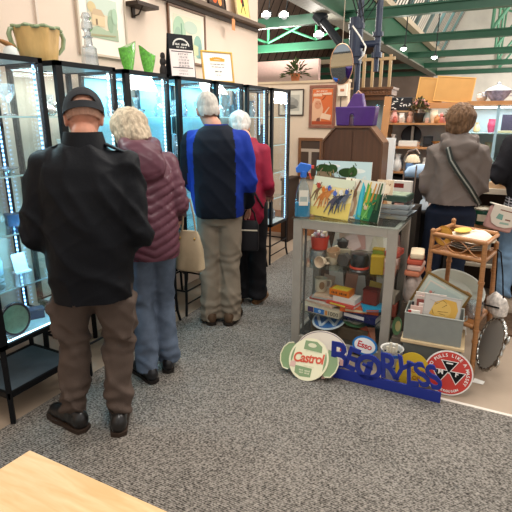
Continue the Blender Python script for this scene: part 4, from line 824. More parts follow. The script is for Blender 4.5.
# ------------------------------------------------------------------ signs leaning at the foot of the showcase
t = thing('oil_sign', 'cream oval enamel sign with green wings and red lettering, on the carpet', 'sign', (-.922, 2.52, .110), 0, None, rot=(R(-40), 0, R(3)))
CR = M('#e6dcb8', .35, coat=.3); CG = M('#7f9568', .35, coat=.3)
m = MB(CR); n = 40
sgn(m, .128, .136, 0, .006); m.build('plate', t)
for s in (-1, 1):
    m = MB(CG); m.prism([(s * .11, -.085), (s * .15, -.08), (s * .176, -.045), (s * .186, 0), (s * .176, .045), (s * .15, .075), (s * .11, .085)], .005, at(0, .0065, 0))
    wg = m.build('wing', t)
    m = MB(CR); m.tube([(s * .12, .006, -.088), (s * .155, .006, -.082), (s * .180, .006, -.045), (s * .190, .006, 0), (s * .180, .006, .045), (s * .155, .006, .078), (s * .12, .006, .088)], .0045, 6); m.build('wing_border', wg)
m = MB(CG); seg = lambda a0, a1, r0, r1: [(r1[0] * math.cos(a), r1[1] * math.sin(a)) for a in [a0 + (a1 - a0) * i / 10 for i in range(11)]] + [(r0[0] * math.cos(a), r0[1] * math.sin(a)) for a in [a1 + (a0 - a1) * i / 10 for i in range(11)]]
for (a0, a1) in ((R(150), R(205)), (R(-28), R(30))): m.poly([(.115 * math.cos(a0 + (a1 - a0) * i / 12), .126 * math.sin(a0 + (a1 - a0) * i / 12)) for i in range(13)], -.001)
m.poly([(-.045, .058), (.075, .052), (.07, .092), (.03, .118), (-.045, .115)], -.001); m.poly([(-.075, -.052), (.035, -.055), (.035, -.11), (-.03, -.116), (-.07, -.098)], -.001)
m.build('green_panel', t)
m = MB(M('#d5cfae', .5)); m.disc(.005, .09, .028, .014, -.0016); scribble(m, -.03, .06, .052, .008, -.0022); scribble(m, -.02, .05, -.045, .010, -.0022); scribble(m, -.045, .03, -.075, .011, -.0022); scribble(m, -.04, .03, -.09, .010, -.0022); m.build('small_lettering', t)
m = MB(M('#cf4f33', .4)); m.text('Castrol', .075, at(.0, -.002, .004) @ Matrix.Rotation(R(-5), 4, 'Y') @ TXT @ Matrix(((1, .12, 0, 0), (0, 1.15, 0, 0), (0, 0, 1, 0), (0, 0, 0, 1))), .0005, .88, .0018); m.build('lettering', t)
m = MB(M('#d9b0a2', .7)); m.b2((-.11, -.002, -.065), (-.075, -.0008, -.03)); m.build('price_sticker', t)
t = thing('round_cream_sign', 'large round cream sign with a dark outline leaning behind the green winged sign', 'sign', (-.885, 2.655, .105), 0, None, rot=(R(-38), 0, R(3)))
m = MB(M('#e3d3c0', .4, coat=.2)); sgn(m, .172, .142, 0, .006); m.build('plate', t)
m = MB(M('#5a4a66', .4)); m.tube([(.166 * math.cos(a), -.0006, (.134) * math.sin(a)) for a in [2 * PI * i / 60 for i in range(60)]], .0022, 5, closed=True); m.build('outline', t)
m = MB(M('#b94a3a', .5)); m.b2((.115, -.001, .03), (.135, 0, .05)); m.b2((.12, -.001, .0), (.15, 0, .014)); m.build('red_mark', t)
m = MB(M('#b9b5a8', .5)); m.prism([(-.13, 0), (.02, 0), (.0, .16), (-.02, .17)], .006, Matrix.Rotation(R(-48), 4, 'X')); m.m(M('#e8e2d6', .5)).prism([(-.13, 0), (-.122, 0), (-.01, .17), (-.02, .17)], .007, Matrix.Rotation(R(-48), 4, 'X') @ at(0, -.001, 0)); solo('triangular_sign', m, 'grey triangular sign with a pale edge poking out behind the cream signs', 'sign', (-.99, 2.67, .012), R(5))
# blue cut-out name
t = thing('blue_letter_sign', 'bright blue cut-out name sign standing along the carpet edge', 'sign', (-.47, 2.555, .0065), R(.5), None, rot=(R(-4), 0, R(.5)))
BL = M('#1a2c86', .45, bump=.05, bscale=200)
m = MB(BL); m.b2((-.335, 0, 0), (.335, .014, .066)); m.build('base_strip', t, bevel=.002)
def letter(nm, s, x, z, size, tilt=0.0, sx=1.0):
    m = MB(BL); m.text(s, size, at(x, .007, z) @ Matrix.Rotation(tilt, 4, 'Y') @ TXT @ Matrix.Diagonal((sx, 1, 1, 1)), .007, 1.0, size * .022); m.build(nm, t)
for s, x, z, size, tl_, sx in (('B', -.272, .146, .225, R(-2), .92), ('E', -.192, .140, .205, R(12), .8), ('R', .032, .146, .215, R(-6), .82), ('Y', .102, .143, .205, R(20), .8), ('L', .168, .132, .205, R(-6), .72), ('S', .224, .140, .205, R(-26), .74), ('S', .288, .140, .205, R(-26), .74)):
    letter('letter', s, x, z, size, tl_, sx)
m = MB(BL); rg = [[( -.085 + r * math.cos(2 * PI * i / 36), y, .118 + r * math.sin(2 * PI * i / 36)) for i in range(36)] for r, y in ((.082, 0), (.082, .014), (.052, .014), (.052, 0), (.082, 0))]; m.rings(rg, caps=False); m.prism([(-.11, .07), (-.07, .07), (-.055, .165), (-.095, .15)], .012); m.prism([(-.125, .125), (-.06, .105), (-.06, .12), (-.12, .14)], .012); m.build('letter', t)
m = MB(M('#d9a9a0', .7)); m.b2((-.262, -.0015, .09), (-.24, -.0002, .13)); m.build('price_sticker', t)
for k, (x, y, lab) in enumerate(((-.815, 2.505, 'small pink price ticket lying on the carpet by the blue letters'), (-.735, 2.78, 'small pink price ticket hanging under the green plate'))):
    m = MB(M('#dcb0a4', .7)); m.box((0, 0, .01), (.022, .004, .02), (R(-30), 0, 0)); solo('price_ticket', m, lab, 'price ticket', (x, y, .0075 if k == 0 else .0005), R(10))
# red round Ferguson sign
t = thing('tractor_sign', 'round red sign with white rim lettering and black triangles at the carpet corner', 'sign', (-.118, 2.70, .133), 0, None, rot=(R(-14), 0, R(4)))
m = MB(M('#e9e2da', .4)); sgn(m, .135, .132, 0, .006, 48); m.build('rim', t)
m = MB(M('#c23328', .35, coat=.3)); sgn(m, .127, .124, -.0012, 0, 48); m.build('face', t)
m = MB(M('#efe8e0', .4))
def arc_text(m, s, rad, a0, a1, size, flip=False, y=-.0022):
    for i, ch in enumerate(s):
        a = a0 + (a1 - a0) * i / (len(s) - 1)
        rot = (PI / 2 - a) if not flip else (-PI / 2 - a)
        if ch != ' ': m.text(ch, size, at(rad * math.cos(a), y, rad * math.sin(a)) @ Matrix.Rotation(rot, 4, 'Y') @ TXT, .0004, 1, .0006)
arc_text(m, 'TO PULLS LIKE A MASSEY', .105, R(165), R(-28), .026); arc_text(m, 'FERGUSON', .108, R(-112), R(-58), .019, True)
for (cx, cz, s_) in ((.002, .045, 1.0), (-.042, -.012, 1.0), (.046, -.014, 1.0)):
    m.poly([(cx - .05 * s_, cz + .028), (cx + .05 * s_, cz + .028), (cx, cz - .05)], -.0018)
m.build('white_lettering', t)
m = MB(BLACK)
for (cx, cz) in ((.002, .045), (-.042, -.012), (.046, -.014)): m.poly([(cx - .042, cz + .024), (cx + .042, cz + .024), (cx, cz - .042)], -.0026)
m.build('black_triangle', t)
m = MB(M('#efe8e0', .4)); m.text('M', .04, at(-.042, -.0034, .0) @ TXT, .0004, 1, .001); m.text('F', .04, at(.046, -.0034, -.002) @ TXT, .0004, 1, .001); m.b2((-.016, -.0036, .054), (.02, -.003, .062)); m.build('initials', t)
# yellow shell-like round sign
t = thing('yellow_round_sign', 'round yellow oil sign with red letters standing behind the blue letters', 'sign', (-.315, 2.665, .113), 0, None, rot=(R(-10), 0, R(2)))
m = MB(M('#d9b32c', .4, coat=.2)); sgn(m, .098, .112, 0, .006, 40); m.build('plate', t)
m = MB(M('#b04a2a', .5)); m.text('SHELL', .034, at(.02, -.001, .045) @ TXT, .0004); m.text('MOTOR', .034, at(.03, -.001, .002) @ TXT, .0004); m.text('OIL', .034, at(.03, -.001, -.04) @ TXT, .0004); m.build('lettering', t)
m = MB(M('#5f5348', .7)); m.b2((-.055, -.11, 0), (.055, .11, .36)); solo('side_crate', m, 'narrow brown crate standing between the showcase and the rattan stand', 'crate', (-.432, 3.235, .0005), 0, bevel=.003)
m = MB(M('#b9a79c', .45, var=.35, vscale=22)); m.loft([(0, 0, 0, .05, .10), (.03, 0, 0, .06, .11), (.12, 0, -.01, .058, .10), (.18, 0, -.01, .03, .07)], 24, 2.4)
for v in m.bm.verts: v.co += v.co.normalized() * .012 * noise.noise(v.co * 22)
solo('plastic_wrapped_bundle', m, 'plastic wrapped pinkish bundle on the narrow crate beside the showcase', 'bundle', (-.432, 3.235, .361), 0, smooth=True)
for k, (c, wd, w_) in enumerate((('#d98a6a', 'orange', .10), ('#e3bfae', 'pale pink', .095), ('#c9604a', 'brick red', .10), ('#e6cfae', 'straw', .09))):
    m = MB(M(c, .8, bump=.3)); m.b2((-w_ / 2, -.09, 0), (w_ / 2, .09, .04)); solo('folded_cloth', m, wd + ' folded cloth in the pile on the plastic wrapped bundle', 'cloth', (-.432 + .006 * (k % 2), 3.225, .545 + .0415 * k), R(-5 + 4 * k), 'folded cloths beside the showcase', bevel=.012)
# white tub with blue bands, tall papers, green plate behind right upright
t = thing('white_enamel_tub', 'white enamel pail with two blue bands behind the blue letters', 'pail', (-.452, 2.725, .0005), 0)
m = MB(M('#e9e4dc', .3)); m.lathe([(.05, 0), (.055, .01), (.066, .2), (.071, .205), (.062, .2), (.05, .012), (0, .012)], n=28); m.build('body', t, smooth=True)
m = MB(M('#2f62ae', .35)); m.lathe([(.0665, .165), (.0672, .185), (.0655, .185), (.0650, .165)], n=28); m.lathe([(.0615, .09), (.0622, .102), (.060, .102), (.0598, .09)], n=28); m.build('blue_band', t, smooth=True)
m = MB(M('#d9cdb8', .8))
for k in range(4): m.cyl((-.018 + .012 * k, .008 * (k % 2), 0), (-.03 + .018 * k, .012, .19 + .03 * (k % 2)), .009, n=10)
solo('rolled_papers', m, 'cream rolled papers standing in the white enamel pail', 'paper', (-.452, 2.722, .0135))
plate('green_bowl_plate', 'small green plate leaning at the grey upright beside the metal box', (-.455, 2.92, .27), (R(78), 0, R(-55)), .06, (M('#57764f', .4), M('#b9a670', .4)))
m = MB(M('#7a6d60', .6)); m.box((0, 0, .10), (.07, .12, .20)); solo('brown_stand_box', m, 'brown box beside the pail holding up the small green plate', 'box', (-.456, 2.95, .0005), 0, bevel=.003)
# ------------------------------------------------------------------ boxes, records and the rattan stand at the carpet corner
t = thing('storage_tub', 'dark grey plastic storage tub with a cream wooden lid, under the metal box of records', 'storage box', (-.240, 2.92, .0005), R(3))
m = MB(M('#6b6d68', .4)); m.rings([[(sx * a, sy * b, z) for sx, sy in ((-1, -1), (1, -1), (1, 1), (-1, 1))] for a, b, z in ((.155, .125, 0), (.17, .14, .24))]); m.build('body', t, bevel=.004)
m = MB(M('#d9bd94', .5, var=.08)); m.b2((-.182, -.15, .24), (.182, .15, .262)); m.build('lid', t, bevel=.004)
t = thing('metal_box', 'open grey metal box packed with records, standing on the cream lid', 'box', (-.245, 2.885, .2635), R(3))
GM = M('#8b8d86', .45, var=.05); m = MB(GM)
for a, b in (((-.165, -.10), (.165, -.096)), ((-.165, .096), (.165, .10)), ((-.165, -.096), (-.161, .096)), ((.161, -.096), (.165, .096))): m.b2((a[0], a[1], .003), (b[0], b[1], .17))
m.b2((-.165, -.10, 0), (.165, .10, .003)); m.build('body', t)
m = MB(M('#a5a79f', .35)); m.tube([(-.165, -.10, .17), (.165, -.10, .17), (.165, .10, .17), (-.165, .10, .17)], .005, 6, closed=True); m.build('rolled_rim', t, smooth=True)
m = MB(M('#9c9e98', .3, .6)); m.tube([(.166, -.03, .14), (.182, -.03, .155), (.182, .03, .155), (.166, .03, .14)], .004, 6); m.build('handle', t, smooth=True)
bx = Matrix.Translation((-.245, 2.885, .267)) @ Matrix.Rotation(R(3), 4, 'Z')
def inbox(x, y, z=0): return tuple(bx @ Vector((x, y, z)))
t = thing('record_sleeve', 'grey record sleeve with a yellow face drawing at the front of the metal box', 'record', inbox(.03, -.075), R(1), 'records in the metal box', rot=(R(-5), R(2), R(1)))
m = MB(M('#b9b3ac', .5)); m.b2((-.105, -.002, .0), (.105, .002, .285)); m.build('sleeve', t)
art(t, -.105, .0, .21, .285, -.0025, [('#c9c2ba', 'r', (.03, .45, .97, .97)), ('#d9ab55', 'p', [(.18, .58), (.3, .86), (.55, .95), (.85, .93), (.93, .75), (.88, .55), (.55, .5)]), ('#e0b968', 'd', (.5, .72, .25, .18)), ('#6a4a2e', 's', (.3, .8, .5, .92, .012)), ('#6a4a2e', 's', (.5, .92, .62, .86, .012)), ('#6a4a2e', 's', (.4, .66, .68, .68, .012)), ('#6a4a2e', 's', (.45, .62, .62, .61, .012)), ('#6a4a2e', 's', (.24, .7, .3, .6, .012)), ('#6a4a2e', 's', (.62, .84, .5, .76, .012)), ('#b9ada8', 's', (.15, .9, .4, .85, .02))], 'cover_picture')
rc = ['#d9b9ad', '#e2d2c8', '#8c4a42', '#d0c2b6', '#3f3a3c', '#c9b7a0', '#b8463c', '#e0d8cc', '#6d6a74']
rl = ['pink', 'pale pink', 'dark red', 'beige', 'charcoal', 'tan', 'bright red', 'cream', 'slate grey']
for k in range(8):
    m = MB(M(rc[k], .5)); hh = .20 + .05 * ((k * 5) % 4) / 3; m.b2((-.09, -.004, 0), (.09, .004, hh)); solo('record_sleeve', m, '%s record sleeve in the metal box, behind the yellow face sleeve' % rl[k], 'record', inbox(-.05 + .015 * ((k * 3) % 4), -.058 + .017 * k), R(3), 'records in the metal box', rot=(R(-2), 0, R(3)))
m = MB(M('#e9e0d4', .6)); m.b2((-.035, -.003, 0), (.035, .003, .185)); m.m(M('#b2342e', .6)); m.b2((-.034, -.0045, .15), (-.015, -.003, .184)); solo('white_card', m, 'white index card with red mark at the corner of the metal box', 'card', inbox(-.115, -.088), R(3))
t = frame_on('gilt_framed_print', 'gilt framed pale green print with red flowers, tilted behind the metal box', 'picture', (-.300, 3.040, .326), 0, .30, .27, .014, M('#8f6f3c', .35, .5), M('#d3d4c4', .6), lean=R(-2), d=.016)
t.rotation_euler = (R(-2), R(24), 0)
art(t, -.12, .03, .24, .21, -.012, [('#c3cfc4', 'r', (0, 0, 1, 1)), ('#d9cfc0', 'r', (.04, .05, .5, .95)), ('#b9c7c0', 'r', (.08, .1, .92, .9)), ('#b8453c', 'd', (.2, .35, .05, .06)), ('#c25a50', 'd', (.28, .5, .04, .07)), ('#b04a40', 'd', (.33, .36, .04, .05)), ('#8a5a4a', 's', (.2, .1, .3, .7, .014)), ('#5f7a66', 's', (.35, .2, .42, .4, .02)), ('#d98a80', 'd', (.22, .62, .04, .04))])
# baby bath
t = thing('baby_bath', 'pale mint oval baby bath on its side under the rattan stand', 'bath', (-.185, 3.505, .385), 0, None, rot=(R(58), R(12), R(6)))
MINT = M('#e2e6dd', .35)
m = MB(MINT); m.lathe([(.02, -.12), (.15, -.115), (.185, -.06), (.20, 0), (.212, .003), (.206, -.004), (.178, -.06), (.145, -.108), (0, -.112)], n=40, mtx=Matrix.Diagonal((1.0, .66, 1, 1))); m.build('basin', t, smooth=True)
m = MB(M('#dfe3da', .4)); m.b2((-.14, -.06, -.16), (.14, .06, -.12)); m.build('foot', t)
t = thing('white_plastic_stool', 'white plastic stool legs under the baby bath, behind the rattan stand', 'stool', (-.185, 3.52, .0005), 0)
m = MB(M('#e3e0d8', .4))
m.b2((-.14, -.08, .178), (.12, .08, .198)); m.build('seat', t, bevel=.006)
for sx, sy in ((-.14, -.08), (.10, -.08), (-.14, .08), (.10, .08)):
    m = MB(M('#e3e0d8', .4)); m.tube([(sx * .9, sy * .8, .18), (sx * .95, sy * .85, .10), (sx * 1.05, sy * .95, 0)], .012, 8); m.build('leg', t, smooth=True)
# rattan stand
RAT = M('#a97447', .4, var=.2, vscale=14, bump=.15, bscale=40, stretch=(1, 1, 6)); RAT2 = M('#9c6534', .45, var=.15)
A = Vector((-.328, 3.098, 0)); B = Vector((-.022, 2.985, 0)); D = Vector((-.235, 3.385, 0)); Cc = Vector((.040, 3.290, 0))
t = thing('rattan_stand', 'tall bamboo rattan stand holding plates beside the metal box', 'plant stand', tuple((A + Cc) / 2), 0)
o_ = (A + Cc) / 2
legs = []
for p, h in ((A, .885), (B, .865), (Cc, .80), (D, .905)):
    q = p - o_; foot = q + Vector((q.x * .12 + .012, q.y * .06, 0))
    m = MB(RAT); m.cyl(foot, (q.x, q.y, h), .0155, .0145, 12)
    for z in (.24, .31, .62): 
        f_ = z / h; c_ = foot.lerp(Vector((q.x, q.y, h)), f_); m.cyl(c_ - Vector((0, 0, .008)), c_ + Vector((0, 0, .008)), .019, n=12)
    m.ball((q.x, q.y, h), .0165, n=10); m.build('leg', t, smooth=True)
def rail(P, Q, z, r=.0135, z2=None):
    m = MB(RAT); a = P - o_; b = Q - o_; m.cyl((a.x, a.y, z), (b.x, b.y, z if z2 is None else z2), r, n=10); m.build('rail', t, smooth=True)
for z in (.865, .755):
    rail(A, B, z, .015); rail(D, Cc, z - .0 if z < .8 else z, .014); rail(A, D, z + .012, .013); rail(B, Cc, z - .01, .013)
for z in (.33,): rail(A, B, z); rail(D, Cc, z); rail(A, D, z); rail(B, Cc, z)
m = MB(RAT2); 
for k in range(14):
    f_ = (k + .5) / 14; a = A.lerp(D, f_) - o_; b = B.lerp(Cc, f_) - o_; m.cyl((a.x, a.y, .758), (b.x, b.y, .752), .009, n=6)
m.build('top_slats', t)
m = MB(RAT2)
for k in range(14):
    f_ = (k + .5) / 14; a = A.lerp(D, f_) - o_; b = B.lerp(Cc, f_) - o_; m.cyl((a.x, a.y, .333), (b.x, b.y, .333), .009, n=6)
m.build('lower_slats', t)
m = MB(RAT); a = A - o_; b = B - o_
for s in (0, 1):
    pts = []
    for i in range(13):
        f_ = i / 12; p = a.lerp(b, .08 + .84 * f_); pts.append((p.x, p.y - .002, .81 + (.04 if s else -.04) * math.cos(f_ * 2 * PI)))
    m.tube(pts, .004, 6)
m.build('wicker_scroll', t, smooth=True)
zc = .772
pcs = ['lowest grey white plate in the pile on the rattan stand', 'second plate from the bottom in the pile on the rattan stand', 'middle plate of the pile on the rattan stand', 'topmost plate of the pile, under the cream doily']
pc = (-.115, 3.205)
for k in range(4):
    r = .125 - .004 * k
    m = MB(M(['#c9c2b6', '#d6d0c6', '#bfb6a8', '#e0dacf'][k], .3)); m.lathe([(0, 0), (r * .6, 0), (r * .97, .014), (r, .018), (r * .96, .018), (r * .6, .006), (0, .006)], n=40, mtx=Matrix.Diagonal((1.0, 1.0, 1, 1)))
    solo('dinner_plate', m, pcs[k], 'plate', (pc[0] + .004 * k, pc[1] - .003 * k, zc + .0005), 0, 'plates on the rattan stand', smooth=True, rot=(0, R(1.5), 0)); zc += .0135
CRM = M('#e6dbc4', .85, bump=.5, bscale=120)
m = MB(CRM); n = 48; rr = []
for r, z in ((0, .045), (.05, .048), (.09, .042), (.12, .022), (.140, .004), (.138, .0), (.115, .018), (.08, .034), (0, .034)):
    rr.append([((max(r, .0004)) * (1 + .04 * math.sin(11 * a)) * math.cos(a), max(r, .0004) * (1 + .04 * math.sin(11 * a)) * math.sin(a), z + .004 * math.sin(5 * a + r * 40)) for a in [2 * PI * i / n for i in range(n)]])
m.rings(rr); solo('doily', m, 'cream crocheted doily heaped over the plates on the rattan stand', 'doily', (pc[0] + .01, pc[1], zc + .008), 0, smooth=True)
m = MB(M('#e0b85a', .5)); m.lathe([(0, 0), (.05, .002), (.052, .006), (0, .008)], n=24); solo('yellow_saucer', m, 'small yellow saucer lying on the cream doily of the rattan stand', 'saucer', (-.16, 3.17, zc + .062), rot=(R(6), R(-6), 0), smooth=True)
t = thing('wicker_fan', 'tan woven wicker fan standing upright at the corner of the rattan stand', 'fan', (-.265, 3.165, .775), R(-25), None, rot=(R(-8), R(-8), R(-15)))
m = MB(M('#c4923f', .6, var=.15, bump=.5, bscale=100)); sgn(m, .055, .062, 0, .004, 28); 
for v in m.bm.verts: v.co.z += .066
m.build('woven_face', t)
m = MB(M('#a8762f', .5)); m.tube([(.055 * math.cos(a), .002, .066 + .062 * math.sin(a)) for a in [2 * PI * i / 28 for i in range(28)]], .004, 6, closed=True); m.m(M('#3a3a44', .5)).disc(.0, .055, .016, .016, -.001); m.build('rim', t)
m = MB(M('#b07a3c', .6, bump=.4, bscale=60)); m.lathe([(.06, 0), (.08, .05), (.085, .10), (.078, .10), (.06, .008), (0, .008)], n=24); solo('wicker_basket', m, 'round brown wicker basket on the lower tier of the rattan stand', 'basket', (-.15, 3.24, .344), 0, smooth=True)
m = MB(GLW); m.lathe([(.04, 0), (.05, .02), (.055, .10), (.05, .10), (.045, .01), (0, .01)], n=20); solo('glass_jar', m, 'clear glass jar on the lower tier of the rattan stand, beside the basket', 'jar', (-.035, 3.12, .344), 0, smooth=True)
# round mirror on the floor
t = thing('round_mirror', 'round silver rimmed mirror tray leaning on the rattan stand, on the floor', 'mirror', (.090, 3.095, .190), 0, None, rot=(R(-14), 0, R(-66)))
m = MB(M('#b5b0a8', .35, .35)); sgn(m, .135, .168, -.003, .004, 48); m.build('mirror_plate', t)
m = MB(SILVER); m.tube([((.140 + .004 * math.cos(24 * a)) * math.cos(a), 0, (.173 + .004 * math.cos(24 * a)) * math.sin(a)) for a in [2 * PI * i / 96 for i in range(96)]], .011, 8, closed=True); m.build('rim', t, smooth=True)
for hz_ in (.10, -.06):
    m = MB(SILVER); m.ball((.15, -.004, hz_), (.02, .012, .03)); m.build('handle', t, smooth=True)
# printed zip bag
t = thing('printed_bag', 'white and pink patterned zip bag hanging on the rattan stand above the round mirror', 'bag', (.090, 3.185, .365), R(-60), None, rot=(0, R(6), R(-60))); t.scale = (1.2, 1.0, 1.15)
m = MB(M('#dcd2c8', .6, var=.35, vscale=45)); m.loft([(.0, 0, 0, .05, .03), (.02, 0, 0, .07, .045), (.07, 0, 0, .072, .045), (.11, .01, 0, .055, .02), (.118, .01, 0, .05, .006)], 24, 3); m.build('pouch', t, smooth=True)
m = MB(BLACK); m.tube([(-.068, -.04, .02), (0, -.05, .05), (.07, -.04, .075)], .005, 6); m.build('zip', t)
m = MB(BLACK); m.tube([(-.04, 0, .11), (-.03, -.03, .25), (-.015, -.062, .375), (0, -.075, .385), (.015, -.062, .375), (.03, -.03, .25), (.04, 0, .11)], .004, 6); m.build('strap', t, smooth=True)
m = MB(M('#6b5442', .95, var=.25, vscale=40, bump=.6, bscale=150)); m.b2((-.05, 3.72, .0005), (.9, 4.18, .015)); solo('door_mat', m, 'brown door mat on the pale floor under the brown boots', 'mat', (0, 0, 0))
m = MB(PAPER); m.rings([[(-.03, -.02, 0), (.03, -.03, .004), (.04, .02, 0), (-.02, .025, .006)], [(-.03, -.02, .0015), (.03, -.03, .0055), (.04, .02, .0015), (-.02, .025, .0075)]]); solo('paper_scrap', m, 'white paper scrap on the pale floor by the red round sign', 'paper', (.045, 2.92, .001))

# ------------------------------------------------------------------ shelves and counters at the back
PINE = M('#c08a5c', .5, var=.1, vscale=8); CREAM = M('#d9cbb5', .5); DARK = M('#1d1a18', .6)
t = thing('ornament_shelves', 'open pine shelf unit crowded with ornaments behind the wooden case', 'shelf unit', (-.72, 5.0, 0))
for x in (-.34, .36):
    m = MB(M('#b59068', .5)); m.b2((x - .012, -.15, 0), (x + .012, .15, 1.52)); m.build('side_panel', t)
for z in (1.525, 1.30, 1.06):
    m = MB(PINE); m.b2((-.36, -.16, z - .018), (.38, .16, z)); m.build('shelf', t)
m = MB(M('#d3d6d2', .5, var=.15, vscale=6)); m.b2((-.33, .14, .8), (.35, .15, 1.515)); m.build('back_panel', t)
m = MB(DARK); m.b2((-.34, -.14, .02), (.36, .14, 1.0)); m.build('lower_cupboard', t)
for k, (x, y, c, wd, cat, h, z) in enumerate(((-.98, 4.90, '#b8584a', 'brick red', 'jar', .07, 1.5255), (-.90, 4.89, '#e8d9c6', 'ivory', 'bowl', .06, 1.5255), (-.68, 4.89, '#e3b8a6', 'peach', 'cup', .06, 1.5255), (-.59, 4.885, '#c9854f', 'amber', 'jar', .08, 1.5255), (-.52, 4.885, '#d98f80', 'coral', 'cup', .065, 1.5255), (-.45, 4.885, '#a06a58', 'chestnut', 'jar', .06, 1.5255), (-.98, 4.9, '#d8cabb', 'oatmeal', 'jug', .10, 1.3005), (-.74, 4.92, '#c9a58a', 'fawn', 'cup', .06, 1.3005), (-.92, 4.9, '#e6e0d8', 'milk white', 'vase', .14, 1.0605), (-.80, 4.9, '#5f7fa8', 'mid blue', 'vase', .13, 1.0605), (-.66, 4.9, '#e2d6c8', 'bone white', 'jug', .12, 1.0605), (-.52, 4.9, '#8fb0c8', 'sky blue', 'vase', .15, 1.0605))):
    y -= .025
    m = MB(M(c, .35)); p_ = p_vase(m) if cat in ('vase', 'jug') else (p_jar(m) if cat == 'jar' else p_tumbler(m))
    for v in m.bm.verts: v.co *= h / .11
    solo(cat if cat != 'cup' else 'china_cup', m, '%s %s along the front of the %s pine shelf' % (wd, cat, 'top' if z > 1.5 else ('middle' if z > 1.2 else 'lowest')), cat, (x, y, z), 0, 'ornaments on the pine shelves', smooth=True)
for k, (x, y, c, wd, h) in enumerate(((-.93, 4.02, '#e6dfd6', 'white', .16), (-.52, 4.03, '#cfd8e0', 'pale blue', .15), (-.45, 4.05, '#d9b9a8', 'pink', .13), (-.84, 4.03, '#8f6a52', 'brown', .14))):
    m = MB(M(c, .4)); m.lathe([(.035, 0), (.045, .01), (.03, h * .5), (.012, h * .66)], n=16); m.ball((0, 0, h * .8), (.022, .022, .028)); m.ball((0, .004, h * .88), (.025, .024, .018))
    solo('china_figure', m, wd + ' china lady figure standing on the dark counter', 'figurine', (x, y, .8405), 0, 'china figures on the dark counter', smooth=True)
names = [('pink_vase', '#c98f83', 'vase', 'pink'), ('white_vase', '#e3dcd2', 'vase', 'white'), ('flesh_vase', '#d8a48c', 'vase', 'salmon'), ('grey_vase', '#8f968f', 'vase', 'grey green'), ('cream_jug', '#e0cdb0', 'jug', 'cream'), ('rose_vase', '#c77b73', 'vase', 'rose'), ('brown_vase', '#9b7048', 'vase', 'brown'), ('blush_vase', '#dba793', 'vase', 'blush')]
def ornament(nm, col, k, h, loc, label, cat, group=None):
    prof = [[(.3, 0), (.5, .1), (.55, .4), (.3, .7), (.22, .85), (.34, 1), (.28, 1), (.16, .85)], [(.35, 0), (.36, .05), (.5, .45), (.48, .7), (.4, .78), (.42, 1), (.36, 1), (.3, .75)], [(.28, 0), (.45, .25), (.35, .55), (.2, .6), (.3, .75), (.22, .95), (.1, 1.0), (0, 1.0)]][k % 3]
    m = MB(M(col, .35)); m.lathe([(r * h * .62, z * h) for r, z in prof], n=18); return solo(nm, m, label, cat, loc, 0, group, smooth=True)
spots = [(-1.0, .13), (-.93, .10), (-.85, .12), (-.69, .125), (-.63, .13), (-.56, .10), (-.49, .12), (-.42, .09)]
for (nm, c, cat, wd), (x, h), k in zip(names, spots, range(8)):
    ornament(nm, c, k, h * .92, (x, 4.945, 1.5255), wd + ' ornamental ' + cat + ' on the crowded top pine shelf', cat, 'ornaments on the pine shelves')
for k, (c, wd) in enumerate((('#d6c3a8', 'buff'), ('#b37a6a', 'terracotta'), ('#8f7f6c', 'taupe'), ('#e8e0d6', 'ivory'))):
    ornament(('figurine'), c, 2, .085, ((-.97, -.885, -.655, -.59)[k], 5.06, 1.5255), wd + ' figurine at the back of the top pine shelf', 'figurine', 'ornaments on the pine shelves')
t = thing('flower_arrangement', 'bushy dried flower arrangement in a dark pot on the top pine shelf', 'flowers', (-.765, 4.955, 1.5255), 0)
m = MB(M('#2a2422', .4)); m.lathe([(.03, 0), (.05, .03), (.055, .09), (.05, .09), (0, .08)]); m.build('pot', t, smooth=True)
m = MB(M('#6d6a4c', .8, var=.3)); leaves(m, 160, .085, .10, (0, 0, .12), .06, .011); m.build('foliage', t)
m = MB(M('#b9807a', .7)); 
for k in range(26): 
    a = rnd.uniform(0, 2 * PI); e = rnd.uniform(0, 1.4); m.ball((.08 * math.cos(a) * math.cos(e), .08 * math.sin(a) * math.cos(e), .13 + .08 * math.sin(e)), .012, n=6)
o = m.build('blossom', t, smooth=True); o['kind'] = 'stuff'
t = thing('posy_bowl', 'low bowl of pale dried flowers towards the jacket hood, on the top pine shelf', 'flowers', (-.47, 5.05, 1.5255), 0)
m = MB(M('#8f8a80', .4)); m.lathe([(.03, 0), (.06, .03), (.07, .05), (.064, .05), (0, .03)]); m.build('bowl', t, smooth=True)
m = MB(M('#a39a80', .8, var=.3)); leaves(m, 110, .09, .08, (0, 0, .05), .055, .012); m.build('foliage', t)
# second and third shelves
m = MB(M('#15171c', .3)); m.rings([[( .10 * math.cos(2 * PI * i / 36), y, .10 + .10 * math.sin(2 * PI * i / 36)) for i in range(36)] for y in (0, .012)]); solo('black_platter', m, 'large round black platter standing on the second pine shelf', 'platter', (-.85, 5.09, 1.301), rot=(R(-8), 0, 0))
m = MB(M('#d8d2c4', .5)); m.b2((-.012, 0, 0), (.012, .02, .19)); solo('white_candle', m, 'thin white candle in front of the round black platter', 'candle', (-.83, 5.04, 1.301))
m = MB(M('#141416', .4)); m.b2((-.045, -.04, 0), (.045, .04, .10)); m.m(M('#2c2c30', .4)).b2((-.03, -.042, .03), (.03, -.04, .08)); solo('black_box', m, 'square black box on the second pine shelf above the basket', 'box', (-.66, 4.93, 1.301), R(8), bevel=.004)
m = MB(M('#e9e3d8', .5)); m.b2((-.09, -.06, 0), (.09, .06, .055)); solo('white_tray', m, 'long white box on the second pine shelf', 'box', (-.84, 4.93, 1.301), R(2), bevel=.006)
